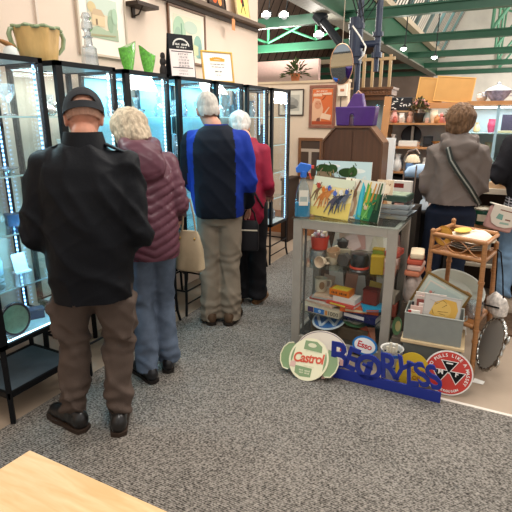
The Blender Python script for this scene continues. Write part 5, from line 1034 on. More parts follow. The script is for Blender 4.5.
m = MB(M('#c0874a', .6, bump=.5, bscale=60)); m.lathe([(.05, 0), (.09, .03), (.115, .055), (.108, .055), (.08, .03), (0, .012)], n=28, mtx=Matrix.Diagonal((1.1, .7, 1, 1))); solo('shell_dish', m, 'wavy orange brown dish at the edge of the second pine shelf', 'dish', (-.50, 4.91, 1.301), 0, smooth=True)
m = MB(M('#a5885a', .4)); m.lathe([(0, .02), (.06, .02), (.10, .035), (.085, .06), (.04, .07), (0, .072)], n=24, mtx=Matrix.Diagonal((1, .7, 1, 1))); m.cyl((0, 0, 0), (0, 0, .03), .03); solo('covered_dish', m, 'olive domed dish beside the square black box on the pine shelves', 'dish', (-.45, 5.03, 1.301 + .0), 0, smooth=True)
for k, (x, c, wd, cat, h) in enumerate(((-.99, '#cfa67a', 'tan', 'jar', .09), (-.93, '#7d8a96', 'blue grey', 'jar', .12), (-.74, '#c9c2b8', 'pale grey', 'vase', .12), (-.60, '#a9775c', 'copper brown', 'jug', .10))):
    ornament(cat, c, k, h, (x, 5.02, 1.0605 if k == 3 else (1.0605 if k < 2 else 1.0605)), wd + ' ' + cat + ' on the lowest pine shelf behind the lamp', cat, 'ornaments on the pine shelves')
# black flower patterned box on top of a cupboard: stands on its own black case at the left end
t = thing('black_floral_box', 'black box with white leaf pattern at the top of the pine shelves', 'box', (-.95, 5.02, 1.64), R(4))
m = MB(M('#17171a', .4)); m.b2((-.10, -.05, 0), (.10, .05, .125)); m.build('carton', t, bevel=.004)
m = MB(M('#e4ded6', .5))
for k in range(16): 
    a = rnd.uniform(0, PI); x, z = rnd.uniform(-.085, .085), rnd.uniform(.015, .11); l = .016
    m.poly([(x - l * math.cos(a), z - l * math.sin(a)), (x + .006 * math.sin(a), z - .006 * math.cos(a)), (x + l * math.cos(a), z + l * math.sin(a)), (x - .006 * math.sin(a), z + .006 * math.cos(a))], -.0506)
m.build('leaf_pattern', t)
m = MB(M('#b8916a', .6)); m.b2((-.115, -.06, 0), (.115, .06, .014))
for sx in (-.1, .1): m.b2((sx - .006, -.05, -.1), (sx + .006, .05, 0))
solo('small_riser', m, 'small wooden riser carrying the black leaf patterned box', 'riser', (-.95, 5.03, 1.626))
# glass counter-top case on the right (lit)
t = thing('lit_glass_case', 'wide lit glass display case with a pine top behind the brown grey jacket', 'display cabinet', (.12, 5.02, 0))
m = MB(PINE); m.b2((-.46, -.22, 1.68), (.60, .22, 1.715)); m.build('top_board', t)
m = MB(M('#9fc0cc', .4))
for x in (-.44, -.20, .58): m.b2((x - .012, -.21, .75), (x + .012, -.185, 1.68))
m.b2((-.452, -.21, .75), (.592, .21, .78)); m.build('frame', t)
m = MB(M('#bfd0d4', .3)); m.b2((-.45, .195, .78), (.59, .21, 1.68)); m.build('back_panel', t)
m = MB(GL); m.b2((-.43, -.20, .78), (.57, -.196, 1.68)); m.build('glass_front', t)
for z in (1.44, 1.20, .98):
    m = MB(M('#a9c6c8', .25)); m.b2((-.44, -.19, z - .008), (.58, .195, z)); m.build('shelf', t)
m = MB(emit('case tube', (.85, .94, 1.0), 7.0)); m.b2((-.40, -.17, 1.655), (.55, -.14, 1.668)); m.build('light_tube', t)
area('case_lamp', (.12, 4.98, 1.65), .9, 5, (.85, .94, 1), sy=.25)
m = MB(M('#2e2420', .6)); m.b2((-.45, -.2, 0), (.59, .2, .75)); m.build('plinth', t)
ci = [('#d9b98a', 'tan'), ('#b33a5a', 'crimson'), ('#c9c4bc', 'pale grey'), ('#6d5f7a', 'mauve'), ('#cfc6a8', 'straw'), ('#8a94a0', 'steel blue'), ('#e2dcd2', 'white')]
for r_, z in enumerate((1.4405, 1.2005, .9805)):
    for k in range(7):
        c, wd = ci[(k + r_ * 3) % 7]; ornament('glass_case_vase', c, k, .09 + .03 * ((k + r_) % 3), (-.25 + .125 * k, 5.07, z), wd + ' ornament on the %s shelf of the wide lit case' % ('top', 'middle', 'bottom')[r_], 'ornament', 'ornaments in the wide lit case')
m = MB(M('#c6215c', .4)); m.b2((-.07, -.04, 0), (.07, .04, .06)); m.m(M('#e58ab0', .4)).b2((-.06, -.042, .01), (.05, -.04, .02)); solo('pink_box', m, 'bright pink box in the wide lit glass case', 'box', (.07, 4.90, 1.2005 + .1), 0, bevel=.003)
m = MB(M('#d8cfc0', .5)); m.b2((-.08, -.045, 0), (.08, .045, .0985)); solo('cream_box', m, 'cream box under the bright pink box in the lit case', 'box', (.07, 4.90, 1.2005), 0, bevel=.003)
m = MB(M('#d9c9a0', .5)); m.b2((-.065, -.03, 0), (.065, .03, .02)); solo('yellow_case', m, 'long pale yellow box at the front of the lit case top shelf', 'box', (.0, 4.90, 1.4405), 0, bevel=.002)
m = MB(M('#3a3444', .5)); m.b2((-.075, -.004, 0), (.075, .004, .16)); solo('dark_backing', m, 'dark printed card standing in the lit case top shelf', 'card', (.03, 5.0, 1.4405), rot=(R(-6), 0, 0))
# pale tan boards, tureen and terracotta piece on top
for k, (x, y, w_, rx, ry) in enumerate(((-.72, 5.12, .25, -8, 5), (-.50, 5.075, .345, -10, 5))):
    zt = 1.716 if k else 1.716
    t = thing('tan_board', ['tan framed board partly hidden behind the wider tan board, above the shelves', 'wider tan framed board standing in front above the brown haired head'][k], 'board', (x, y, zt), 0, 'tan boards on top of the shelves', rot=(R(rx), R(ry), 0))
    m = MB(M('#b88a50', .6, var=.06, vscale=10)); m.b2((-w_ / 2, 0, 0), (w_ / 2, .01, .235)); m.build('panel', t)
    m = MB(M('#d2a05c', .5))
    for a, b in (((-w_ / 2, 0), (w_ / 2, .008)), ((-w_ / 2, .227), (w_ / 2, .235)), ((-w_ / 2, .008), (-w_ / 2 + .008, .227)), ((w_ / 2 - .008, .008), (w_ / 2, .227))): m.b2((a[0], -.003, a[1]), (b[0], 0, b[1]))
    m.build('edge_strip', t)
m = MB(PINE); m.b2((-.84, 5.05, 1.66), (-.345, 5.155, 1.7145)); m.m(M('#a87a50', .5)).b2((-.82, 5.06, 1.5255), (-.80, 5.15, 1.66)); m.b2((-.385, 5.06, 1.5255), (-.365, 5.15, 1.66)); solo('top_riser', m, 'pine riser shelf under the tan boards, above the ornaments', 'shelf', (0, 0, 0))
t = thing('soup_tureen', 'large blue and white lidded china tureen on top of the lit glass case', 'tureen', (-.105, 4.93, 1.7155), 0)
BW = M('#8f9fcb', .25, var=.45, vscale=30)
m = MB(BW); m.lathe([(.05, 0), (.055, .01), (.085, .04), (.105, .08), (.11, .085), (.10, .08), (.08, .04), (0, .02)], n=32); m.build('bowl', t, smooth=True)
m = MB(M('#c9ccd2', .25, var=.15, vscale=24)); m.lathe([(.11, .087), (.09, .105), (.05, .125), (.02, .135), (.015, .145), (.02, .155), (0, .162)], n=32); m.build('lid', t, smooth=True)
for s in (-1, 1):
    m = MB(M('#b9c0d2', .3)); m.tube([(s * .10, 0, .07), (s * .13, 0, .075), (s * .125, 0, .045), (s * .095, 0, .045)], .006, 6); m.build('handle', t, smooth=True)
m = MB(M('#b5694a', .6)); m.lathe([(.04, 0), (.06, .06), (.09, .12), (.085, .12), (.05, .05), (0, .03)], n=20); solo('terracotta_bowl', m, 'terracotta flared bowl beside the blue and white tureen', 'bowl', (.06, 4.97, 1.7155), rot=(0, R(12), 0), smooth=True)
m = MB(M('#d6d2ca', .4)); m.lathe([(.03, 0), (.05, .03), (.045, .06), (.03, .07), (.035, .08), (0, .08)], n=18); solo('white_teapot', m, 'small white pot between the tan board and the blue tureen', 'pot', (-.235, 4.98, 1.7155), 0, smooth=True)
# wood case in the distance, balusters, leaning plank
t = thing('carved_cabinet', 'dark carved wooden cabinet with glass doors beyond the purple planter', 'cabinet', (-1.62, 6.75, 0))
m = MB(M('#5d3a22', .4, var=.15)); m.b2((-.20, -.15, 0), (-.16, .15, 1.85)); m.b2((.16, -.15, 0), (.20, .15, 1.85)); m.b2((-.20, -.15, 0), (.20, .15, .9)); m.b2((-.17, -.152, 1.80), (.17, -.12, 1.86)); m.build('carcass', t)
m = MB(M('#6b4428', .4, var=.2, vscale=30, bump=.6, bscale=60)); m.b2((-.23, -.18, 1.86), (.23, .16, 1.93)); m.b2((-.25, -.2, 1.93), (.25, .18, 1.96))
for k in range(11): m.ball((-.2 + .04 * k, -.18, 1.895), (.016, .01, .016), n=8)
m.build('cornice', t)
m = MB(M('#c3cfd0', .3)); m.b2((-.16, .10, .9), (.16, .12, 1.86)); m.build('back_panel', t)
m = MB(GL); m.b2((-.16, -.14, .9), (.16, -.136, 1.80)); m.build('glass_door', t)
t = thing('baluster_rack', 'pale wooden rack of upright balusters above the carved cabinet', 'rack', (-1.76, 6.98, 0))
for k in range(5):
    m = MB(M('#b59871', .5)); x = -.24 + .12 * k; m.b2((x - .018, -.018, 1.97), (x + .018, .018, 2.40 + .02 * (k % 2))); m.build('baluster', t)
m = MB(M('#b59871', .5)); m.b2((-.3, -.02, 2.33), (.3, .02, 2.37)); m.build('rail', t)
m = MB(M('#b59871', .5)); m.b2((-.3, -.03, 1.962), (.3, .03, 1.985)); m.build('rail', t)
m = MB(PINE); m.prism([(-.04, 0), (.03, 0), (.03, 1.77), (-.035, 1.77)], .02); solo('leaning_plank', m, 'pale upright plank leaning by the end of the pine shelves', 'plank', (-1.09, 4.62, .0005), rot=(R(-4), R(2), 0))
m = MB(M('#e9e4de', .5)); m.b2((-.07, 0, 0), (.07, .012, .56)); m.m(M('#c98a6a', .6)).disc(-.01, .50, .012, .012, -.0006); solo('white_signboard', m, 'tall white narrow panel beside the wooden case, below the plank', 'panel', (-.93, 4.35, .842), rot=(R(-5), 0, 0))
# dark table with the chrome lamp, printed box, blue bag
t = thing('dark_counter', 'black covered counter behind the chrome lamp', 'counter', (-.62, 4.25, 0))
m = MB(DARK); m.b2((-.42, -.28, 0), (.30, .28, .82)); m.build('body', t)
m = MB(M('#26211e', .5)); m.b2((-.44, -.30, .82), (.32, .30, .84)); m.build('top', t)
m = MB(M('#2a2522', .6)); m.b2((-.12, -.12, 0), (.16, .10, .24)); solo('black_crate', m, 'black crate on the dark counter behind the printed box', 'crate', (-.62, 4.32, .8405), 0, bevel=.004)
m = MB(M('#a9bfd6', .7)); m.loft([(0, 0, 0, .12, .06), (.03, 0, 0, .13, .07), (.08, 0, 0, .10, .05), (.105, .02, 0, .05, .03)], 24, 2.2); solo('blue_cloth_bag', m, 'pale blue bundled cloth on the black crate behind the lamp', 'cloth', (-.75, 4.30, 1.0815), R(5), smooth=True)
for o in bpy.data.objects:
    if o.name == 'blue_cloth_bag': o.location = (-.62, 4.31, 1.081)
t = thing('chrome_lamp', 'chrome desk lamp with a small cream shade rising behind the printed box', 'lamp', (-.655, 4.05, .8405), 0)
m = MB(CHROME); m.lathe([(.0, 0), (.06, 0), (.055, .015), (.01, .02), (0, .02)], n=24); m.build('base', t, smooth=True)
m = MB(M('#a08d80', .3, .5)); m.tube([(-.05, 0, .01), (-.052, 0, .42), (-.03, .0, .47), (.03, 0, .49), (.06, 0, .45)], .006, 8); m.tube([(.04, 0, .01), (.045, .0, .36)], .006, 8); m.build('stem', t, smooth=True)
m = MB(M('#dcc7a8', .5)); m.lathe([(.055, -.02), (.06, -.015), (.045, .03), (.02, .045), (0, .046)], c=(.01, 0, .40), n=24); m.build('lamp_shade', t, smooth=True)
t = thing('printed_game_box', 'white and maroon box with a picture of animals standing behind the green box', 'box', (-.675, 3.69, .924), R(-2)); t.scale = (1, 1, .8)
m = MB(M('#ded6cc', .5)); m.b2((-.10, 0, 0), (.10, .04, .235)); m.build('carton', t, bevel=.002)
art(t, -.10, 0, .20, .235, -.0006, [('#7a2f2a', 'r', (0, 0, .14, 1)), ('#e6ded4', 'r', (.16, .03, .97, .97)), ('#86322c', 'r', (.2, .72, .7, .9)), ('#8a5c46', 'd', (.5, .32, .25, .14)), ('#6e4534', 'd', (.66, .34, .12, .12)), ('#9a4038', 'r', (.78, .1, .95, .5)), ('#b98a70', 'd', (.36, .36, .1, .1))])
m = MB(M('#3a332d', .6)); m.b2((-.075, -.10, 0), (.13, .12, .922)); solo('dark_pedestal', m, 'dark pedestal standing behind the showcase under the printed animal box', 'pedestal', (-.64, 3.72, .0005))
# cream shelves between the two right-hand shoppers
t = thing('cream_shelves', 'low cream open shelf unit between the two standing shoppers', 'shelf unit', (.02, 4.725, 0))
m = MB(M('#3a2f28', .6)); m.b2((-.40, .07, 0), (.45, .085, .96)); m.build('back_panel', t)
for z, c in ((.985, CREAM), (.66, PINE), (.30, CREAM)):
    m = MB(c); m.b2((-.40, -.18, z - (.05 if z > .9 else .03)), (.45, .07, z)); m.build('shelf', t, bevel=.003)
for x in (-.39, .44):
    m = MB(CREAM); m.b2((x - .012, -.17, 0), (x + .012, .07, .935)); m.build('side_panel', t)
t = thing('green_biscuit_barrel', 'dark green lidded barrel with a cream label on the cream shelves', 'barrel', (-.085, 4.60, .6605), 0)
m = MB(M('#17402e', .2, coat=.5)); m.lathe([(.075, 0), (.08, .01), (.08, .12), (.075, .13), (0, .13)], n=32); m.build('body', t, smooth=True)
m = MB(M('#b9b09c', .4)); m.lathe([(0, .13), (.078, .13), (.08, .14), (.06, .155), (0, .158)], n=32); m.build('lid', t, smooth=True)
m = MB(M('#dccab0', .5)); m.rings([[(.0808 * math.sin(a), -.0808 * math.cos(a), z) for a in [R(-32) + R(64) * i / 10 for i in range(11)]] for z in (.035, .095)], close=False, caps=False); m.build('label', t)
m = MB(M('#d8b48c', .5, var=.06)); m.prism([(-.11, 0), (.12, 0), (.12, .06), (.10, .22), (.05, .22), (.035, .12), (-.02, .06), (-.11, .04)], .05); m.m(BRASS).ball((.03, -.005, .055), (.024, .012, .024)); solo('pale_wood_bracket', m, 'pale wooden curved stand with a brass dial on the top cream shelf', 'stand', (-.01, 4.56, .9855), 0, bevel=.003)
m = MB(M('#d6a94a', .3, .6)); m.lathe([(.012, 0), (.02, .02), (.014, .05), (.02, .07), (0, .075)], n=14); solo('brass_bell', m, 'small brass bell beside the pale wooden stand', 'bell', (.13, 4.58, .9855), 0, smooth=True)
for k, (x, c, wd) in enumerate(((-.2, '#6f6258', 'dark brown'), (.02, '#8d8378', 'grey'), (.16, '#5a5048', 'near black'))):
    m = MB(M(c, .5)); m.box((0, 0, .05), (.13, .14, .10)); solo('storage_carton', m, wd + ' box on the lowest cream shelf', 'box', (x, 4.66, .3005), R(4 * k), bevel=.004)
t = frame_on('framed_dark_print', 'orange wood framed dark print of a white figure on the cream shelves', 'picture', (.085, 4.72, .9865), R(2), .17, .36, .016, M('#c08a50', .4), M('#4a4250', .6), lean=R(-6))
art(t, -.069, .016, .138, .328, -.012, [('#433c4a', 'r', (0, 0, 1, 1)), ('#d9d2ca', 'd', (.45, .45, .1, .07)), ('#c9c2ba', 'p', [(.38, .1), (.55, .1), (.5, .42), (.42, .42)]), ('#d0cac2', 'd', (.48, .62, .07, .04)), ('#8a8290', 's', (.75, .1, .8, .9, .04)), ('#6a6270', 's', (.2, .2, .25, .8, .04)), ('#e0dad2', 'd', (.6, .8, .06, .03))])

# roof lamps, near table
for k, (x, y, z, lab) in enumerate(((-3.80, 7.75, 3.22, 'bright roof spotlight beside the pale wall end'), (-3.50, 7.80, 3.20, 'bright roof spotlight in the middle of the dark tie beam'), (-2.86, 7.75, 2.85, 'bright roof spotlight beside the oval mirror'), (-1.76, 9.0, 2.72, 'small roof spotlight beyond the blue pipes'), (-1.32, 9.6, 2.62, 'small roof spotlight above the tan boards'))):
    t = thing('roof_spotlight', lab, 'lamp', (x, y, z), R(0), 'roof spotlights')
    big = k < 3
    s_ = 1.0 if big else .6
    m = MB(M('#26282a', .5)); m.cyl((0, .02, 0), (0, .16 * s_, .05), .07 * s_, .045 * s_); m.tube([(0, .10, .04), (0, .14, .2), (0, .2, 4.0 - z if k == 2 or k > 2 else .4)], .01, 6); m.build('housing', t, smooth=True)
    m = MB(emit('lamp face', (1, .95, .86), 14)); m.cyl((0, .018, -.001), (0, .02, 0), .062 * s_); m.box((.0, .012, -.002), (.16 * s_, .01, .045 * s_)); m.build('lamp_face', t)
    point('roof_spot', (x, y - .12, z - .03), 22 if big else 8, (1, .94, .85), .06)
m = MB(M('#22262a', .5)); m.cyl((-2.72, 7.5, 3.02), (-2.38, 7.5, 2.62), .06); m.cyl((-2.80, 7.5, 3.1), (-2.70, 7.5, 3.0), .10); solo('black_duct', m, 'black cylinder duct slanting behind the oval mirror', 'duct', (0, 0, 0), smooth=True)
m = MB(BLACK)
for k in range(3):
    pts = [(-1.85 + .05 * k, 6.0, 3.05), (-1.74 + .05 * k, 5.98, 2.75 - .05 * k), (-1.62 + .06 * k, 5.98, 2.85), (-1.45, 6.0, 3.08 + .02 * k)]; m.tube(pts, .008, 6)
solo('black_cable', m, 'loose black cables draped over the blue pipes', 'cable', (0, 0, 0), smooth=True)
m = MB(M('#d9d4ca', .5)); m.tube([(-1.78, 5.98, 2.62), (-1.68, 5.95, 2.50), (-1.60, 5.95, 2.38), (-1.62, 5.95, 2.28), (-1.68, 5.98, 2.24)], .010, 8); solo('white_cable', m, 'white cable curling down beside the blue column', 'cable', (0, 0, 0), smooth=True)
def table_mat():
    m = bpy.data.materials.new('beech laminate'); m.use_nodes = True; nt = m.node_tree; b = nt.nodes['Principled BSDF']; b.inputs['Roughness'].default_value = .38
    t = nt.nodes.new('ShaderNodeTexCoord'); mp = nt.nodes.new('ShaderNodeMapping'); mp.inputs['Scale'].default_value = (2.2, 16, 2); mp.inputs['Rotation'].default_value = (0, 0, R(-84))
    n = nt.nodes.new('ShaderNodeTexNoise'); n.inputs['Scale'].default_value = 3.0; n.inputs['Detail'].default_value = 6; n.inputs['Distortion'].default_value = .6
    cr = nt.nodes.new('ShaderNodeValToRGB'); cr.color_ramp.elements[0].position = .3; cr.color_ramp.elements[1].position = .75; cr.color_ramp.elements[0].color = lin('#d0a670'); cr.color_ramp.elements[1].color = lin('#e4c192')
    nt.links.new(t.outputs['Object'], mp.inputs[0]); nt.links.new(mp.outputs[0], n.inputs[0]); nt.links.new(n.outputs['Fac'], cr.inputs[0]); nt.links.new(cr.outputs[0], b.inputs['Base Color']); return m
t = thing('beech_table', 'pale beech topped table with its corner jutting over the grey carpet', 'table', (-.45, .28, 0))
TM = table_mat()
m = MB(TM); m.rings([[(-.535, .362, z), (.62, .37, z), (.62, -.45, z), (-.60, -.45, z)] for z in (.722, .75)]); m.build('tabletop', t, bevel=.003)
for sx, sy in ((-.47, .29), (.55, .29), (-.50, -.38), (.55, -.38)):
    m = MB(M('#8d8d8d', .35, .6)); m.cyl((sx, sy, 0), (sx, sy, .722), .018); m.build('leg', t, smooth=True)
# ------------------------------------------------------------------ people (built facing +y, feet on z = 0)
def fuse(mb, voxel, smooth=4, warp=None, disp=None, name='fused', lam=.5):
    """closes overlapping volumes into one continuous skin"""
    bm = mb.bm; bmesh.ops.recalc_face_normals(bm, faces=bm.faces)
    me = bpy.data.meshes.new('tmp'); bm.to_mesh(me); bm.free()
    o = bpy.data.objects.new('tmp', me); COL.objects.link(o)
    r = o.modifiers.new('r', 'REMESH'); r.mode = 'VOXEL'; r.voxel_size = voxel; r.use_smooth_shade = True
    if smooth:
        s = o.modifiers.new('s', 'SMOOTH'); s.iterations = smooth; s.factor = lam
    dg = bpy.context.evaluated_depsgraph_get(); dg.update()
    out = bpy.data.meshes.new_from_object(o.evaluated_get(dg)); bpy.data.objects.remove(o); bpy.data.meshes.remove(me)
    if disp:
        nn = [v.normal.copy() for v in out.vertices]
        for v, n in zip(out.vertices, nn): v.co = v.co + n * disp(v.co, n)
    if warp:
        for v in out.vertices: v.co = warp(v.co)
    out.update(); out.name = name
    return out
def put(me, name, parent, mat, cut=None, cutmat=None):
    for m in (mat if isinstance(mat, list) else [mat]): me.materials.append(m)
    if cut:
        bm = bmesh.new(); bm.from_mesh(me); bmesh.ops.delete(bm, geom=[f for f in bm.faces if cut(f.calc_center_median())], context='FACES'); bm.to_mesh(me); bm.free()
    try: me.shade_smooth()
    except Exception: pass
    o = bpy.data.objects.new(name, me); COL.objects.link(o)
    if parent: o.parent = parent
    return o
SKIN = M('#c98f76', .55, var=.06, vscale=30)
def hand(m, wr, el, side, curl=.5, s=1.0):
    """palm, four unequal bent fingers and a thumb from the side of the palm"""
    wr = Vector(wr); d = (wr - Vector(el)).normalized(); side_v = Vector((-side, .25, 0)); n = d.cross(side_v).normalized(); lat = n.cross(d).normalized()   # lat points towards the thumb side
    pc = wr + d * .05 * s
    m.chain([(wr, .026 * s), (wr + d * .03 * s, .024 * s)])
    for k in (-1, 0, 1): m.cap(wr + d * .02 * s + lat * .016 * k * s, .017 * s, wr + d * .085 * s + lat * .022 * k * s, .014 * s, 8)
    bend = n * (1 if side > 0 else -1) * -1
    for k, ln in enumerate((.072, .080, .074, .058)):
        b = wr + d * .088 * s + lat * (.033 - .0215 * k) * s; p = b; a = 0; dd = d.copy(); pts = [(p, .0088 * s)]
        for j, f in enumerate((.45, .32, .23)):
            a += curl * (.5 if j == 0 else .75); dd = (d * math.cos(a) + bend * math.sin(a)); p = p + dd * ln * f * s; pts.append((p, (.0085, .0078, .0068)[j] * s))
        m.chain(pts, 8)
    b = wr + d * .03 * s + lat * .026 * s; p1 = b + (d * .6 + lat * .8).normalized() * .04 * s + bend * .006; p2 = p1 + (d * .85 + lat * .35 + bend * .3).normalized() * .032 * s
    m.chain([(b, .013 * s), (p1, .0105 * s), (p2, .0085 * s)], 8)
def head(m, H, s=1.0):
    """H: matrix at the base of the skull; head about .23 m tall"""
    def B(c, r, rot=None): m.ball(H @ Vector(tuple(a * s for a in c)), tuple(a * s for a in r), rot=(H.to_euler() if rot is None else rot), n=20)
    B((0, -.008, .125), (.075, .096, .095)); B((0, .012, .075), (.066, .080, .085)); B((0, .035, .035), (.050, .055, .045)); B((0, .058, .012), (.026, .028, .022))
    B((0, .094, .075), (.011, .018, .024)); B((0, .104, .062), (.015, .014, .011)); B((0, .083, .108), (.05, .016, .012))
    B((0, .082, .036), (.024, .012, .007)); B((0, .083, .026), (.020, .012, .007))
    for k in (-1, 1): B((k * .076, -.004, .085), (.010, .020, .032)); B((k * .080, -.012, .100), (.009, .012, .016)); B((k * .032, .080, .092), (.014, .012, .010))
def body(name, label, loc, yaw, warp, arms, hd, legs, skin=SKIN, s=1.0, girth=1.0, curl=.6, hs=1.0, zs=1.0):
    lf = .72 if girth < .85 else .85
    m = MB(skin)
    m.loft([(.84, 0, 0, .11 * girth, .085), (.92, 0, -.01, .140 * girth, .098), (1.02, 0, 0, .13 * girth, .095), (1.2, 0, 0, .145 * girth, .10), (1.34, 0, -.005, .15, .095), (1.43, 0, -.01, .10, .07), (1.47, 0, -.005, .055, .055)], 24, 2.2)
    for v in m.bm.verts: v.co.z *= zs
    Hm = hd
    base = Hm @ Vector((0, -.005, .03)); m.chain([(Vector((0, -.012, 1.42 * zs)), .058), (Vector((0, -.004, 1.49 * zs)).lerp(base, .3), .056), (base, .054)])
    head(m, Hm, hs)
    for side in (-1, 1):
        sh, el, wr = arms[side]; m.chain([((side * .09, -.01, 1.37 * zs), .05), (sh, .052), (Vector(sh).lerp(Vector(el), .5), .045), (el, .038), (Vector(el).lerp(Vector(wr), .4), .036), (wr, .025)])
        hand(m, wr, el, side, curl, hs)
        hp, kn, an = legs[side]; m.chain([(hp, .085 * lf), (Vector(hp).lerp(Vector(kn), .5), .068 * lf), (kn, .052 * lf), (Vector(kn).lerp(Vector(an), .35), .05 * lf), (an, .036), (Vector(an) + Vector((0, .03, -.035)), .03), (Vector(an) + Vector((0, .12, -.055)), .022)])
    me = fuse(m, .0055, 2, warp, None, name, .4)
    o = put(me, name, None, skin); o.location = loc; o.rotation_euler = (0, 0, yaw); o.scale = (s, s, s)
    return tag(o, label, 'person')
def fold(co, n, k=1.0, fx=3.2, fz=9.0, sd=0.0):
    a = noise.noise(Vector((co.x * fx + sd, co.y * fx, co.z * fz))) ; b = noise.noise(Vector((co.x * 9 + co.z * 5 + sd, co.y * 9, co.z * 6 - co.x * 4)))
    c = max(0, 1 - abs(noise.noise(Vector((co.x * 4.5 + sd + co.z * 2, co.y * 5 + co.z * 3, co.z * 4.5 + co.x * 5)))) * 3.2) ** 1.4
    d = max(0, 1 - abs(noise.noise(Vector((co.x * 8 - co.z * 6 + sd * 2, co.y * 8, co.z * 7 + 5)))) * 4) ** 1.4
    return k * (.006 * a + .003 * b + .006 * c + .0012 * d - .003)
def shoe(m, an, yaw, sole=False, s=1.0, w_=1.0):
    mt = Matrix.Translation((an[0], an[1], 0)) @ Matrix.Rotation(yaw, 4, 'Z') @ Matrix.Diagonal((s * w_, s, s, 1))
    if sole:
        rr = []
        for z, k in ((0, 1.0), (.022, 1.02)):
            rr.append([mt @ Vector((x * k, y * k, z)) for x, y in ((-.034, -.075), (-.04, -.02), (-.04, .05), (-.05, .11), (-.046, .165), (-.02, .195), (.015, .2), (.04, .175), (.048, .12), (.042, .05), (.038, -.02), (.034, -.075), (0, -.09))])
        m.rings(rr)
    else:
        for c, r in (((0, -.045, .055), (.040, .045, .055)), ((0, .0, .06), (.040, .06, .06)), ((0, .06, .045), (.042, .07, .042)), ((0, .12, .04), (.047, .075, .032)), ((0, -.01, .09), (.040, .045, .03))):
            m.ball(mt @ Vector(c), tuple(a * s for a in r), rot=(0, 0, yaw))
def shoes(root, warp, legs, mat, solemat, yaws, s=1.0, w_=1.0):
    for side in (-1, 1):
        an = legs[side][2]
        m = MB(mat); shoe(m, an, yaws[side], False, s, w_); me = fuse(m, .007, 3, warp, lambda c, n: 0.0)
        sh = put(me, 'shoe', root, mat, cut=lambda c: c.z < .012)
        m = MB(solemat); shoe(m, an, yaws[side], True, s, w_)
        for v in m.bm.verts: v.co = warp(v.co)
        m.build('sole', sh)
def trousers(root, warp, legs, mat, waist=1.0, rw=(.155, .12), top=.105, knee=.078, hem=.085, hemz=.05, k=1.0, sd=0.0, extra=None, name='trousers', girth=1.0):
    m = MB(mat)
    m.loft([(.80, 0, -.005, .15 * girth, .105), (.9, 0, -.012, .172 * girth, .125), (waist, 0, 0, rw[0] * girth, rw[1])], 28, 2.3)
    for side in (-1, 1):
        hp, kn, an = (Vector(v) for v in legs[side]); h = Vector((an.x, an.y - .005, hemz + hem * .3))
        m.chain([(hp, top * girth), (hp.lerp(kn, .5), (top * girth + knee) / 2 + .004), (kn, knee)], 20)
        m.cyl(kn, kn.lerp(h, .5), knee, (knee + hem) / 2, 20); m.cyl(kn.lerp(h, .5), Vector((h.x, h.y, hemz)), (knee + hem) / 2, hem, 20); m.ball(kn.lerp(h, .5), (knee + hem) / 2 * .99, n=20)
        if extra: extra(m, side, hp, kn, an)
    def dsp(c, n):
        zz = c.z; amp = k * (.6 + .9 * math.exp(-((zz - .5) / .14) ** 2) + 1.5 * math.exp(-((zz - .12) / .14) ** 2))
        ring = math.sin(zz * 75 + 6 * noise.noise(Vector((c.x * 6 + sd, c.y * 6, zz * 5)))) * .004 * (math.exp(-((zz - .14) / .12) ** 2) + .5 * math.exp(-((zz - .5) / .1) ** 2))
        return fold(c, n, amp, 5, 6, sd) + k * ring
    me = fuse(m, .011, 3, warp, dsp); return put(me, name, root, mat)
def jacket(root, name, warp, mat, prof, arms, rs=(.082, .07, .055), cuff=0.0, disp=None, k=1.0, sd=0.0, extra=None, voxel=.0105, cut=None, sm=3):
    m = MB(mat if not isinstance(mat, list) else mat[0]); m.loft(prof, 36, 2.35)
    for side in (-1, 1):
        sh, el, wr = (Vector(v) for v in arms[side]); w2 = el.lerp(wr, 1.0 - cuff)
        m.chain([(Vector((side * .08, sh.y, sh.z + .012)), rs[0] * .9), (sh, rs[0]), (sh.lerp(el, .5), (rs[0] + rs[1]) / 2), (el, rs[1]), (el.lerp(w2, .6), (rs[1] * .4 + rs[2] * .6)), (w2, rs[2])], 18)
    if extra: extra(m)
    def dsp(c, n):
        arm = 1.0 + .8 * min(1, max(0, (abs(c.x) - .2) / .06))
        return fold(c, n, k * arm, 3.5, 4.5, sd)
    me = fuse(m, voxel, sm, warp, disp or dsp); return put(me, name, root, mat, cut=cut)
def collar(root, name, warp, mat, z0, z1, r0, r1, yc=0.0, thick=.008, dip=.0):
    m = MB(mat); rr = []
    for r, z in ((r0, z0), (r1, z1), (r1 - thick, z1), (r0 - thick, z0)):
        rr.append([Vector((r[0] * math.cos(a) if hasattr(r, '__len__') else r * math.cos(a), yc + (r * .95) * math.sin(a), z - dip * max(0, math.sin(a)))) for a in [2 * PI * i / 32 for i in range(32)]])
    rr.append(rr[0]); m.rings(rr, caps=False)
    for v in m.bm.verts: v.co = warp(v.co)
    return m.build(name, root, smooth=True)
def hair(root, H, mat, s=1.0, r=(.084, .106, .104), c=(0, -.014, .128), extra=(), cut=None, amp=.006, fr=40, name='hair', hs=1.0, warp=None, sdx=0.0, flow=(1, 1, .3)):
    m = MB(mat)
    for cc, rr in ((c, r),) + tuple(extra): m.ball(cc, rr, n=24)
    def dsp(co_, n): return amp * (noise.noise(Vector((co_.x * fr * flow[0] + sdx, co_.y * fr * flow[1], co_.z * fr * flow[2]))) + .6 * noise.noise(Vector((co_.x * fr * 2.2, co_.y * fr * 2.2, co_.z * fr * .8))))
    me = fuse(m, .006, 2, None, dsp)
    bm = bmesh.new(); bm.from_mesh(me)
    if cut: bmesh.ops.delete(bm, geom=[f for f in bm.faces if cut(f.calc_center_median())], context='FACES')
    bm.to_mesh(me); bm.free()
    for v in me.vertices:
        p = H @ (v.co * hs); v.co = warp(p) if warp else p
    return put(me, name, root, mat)
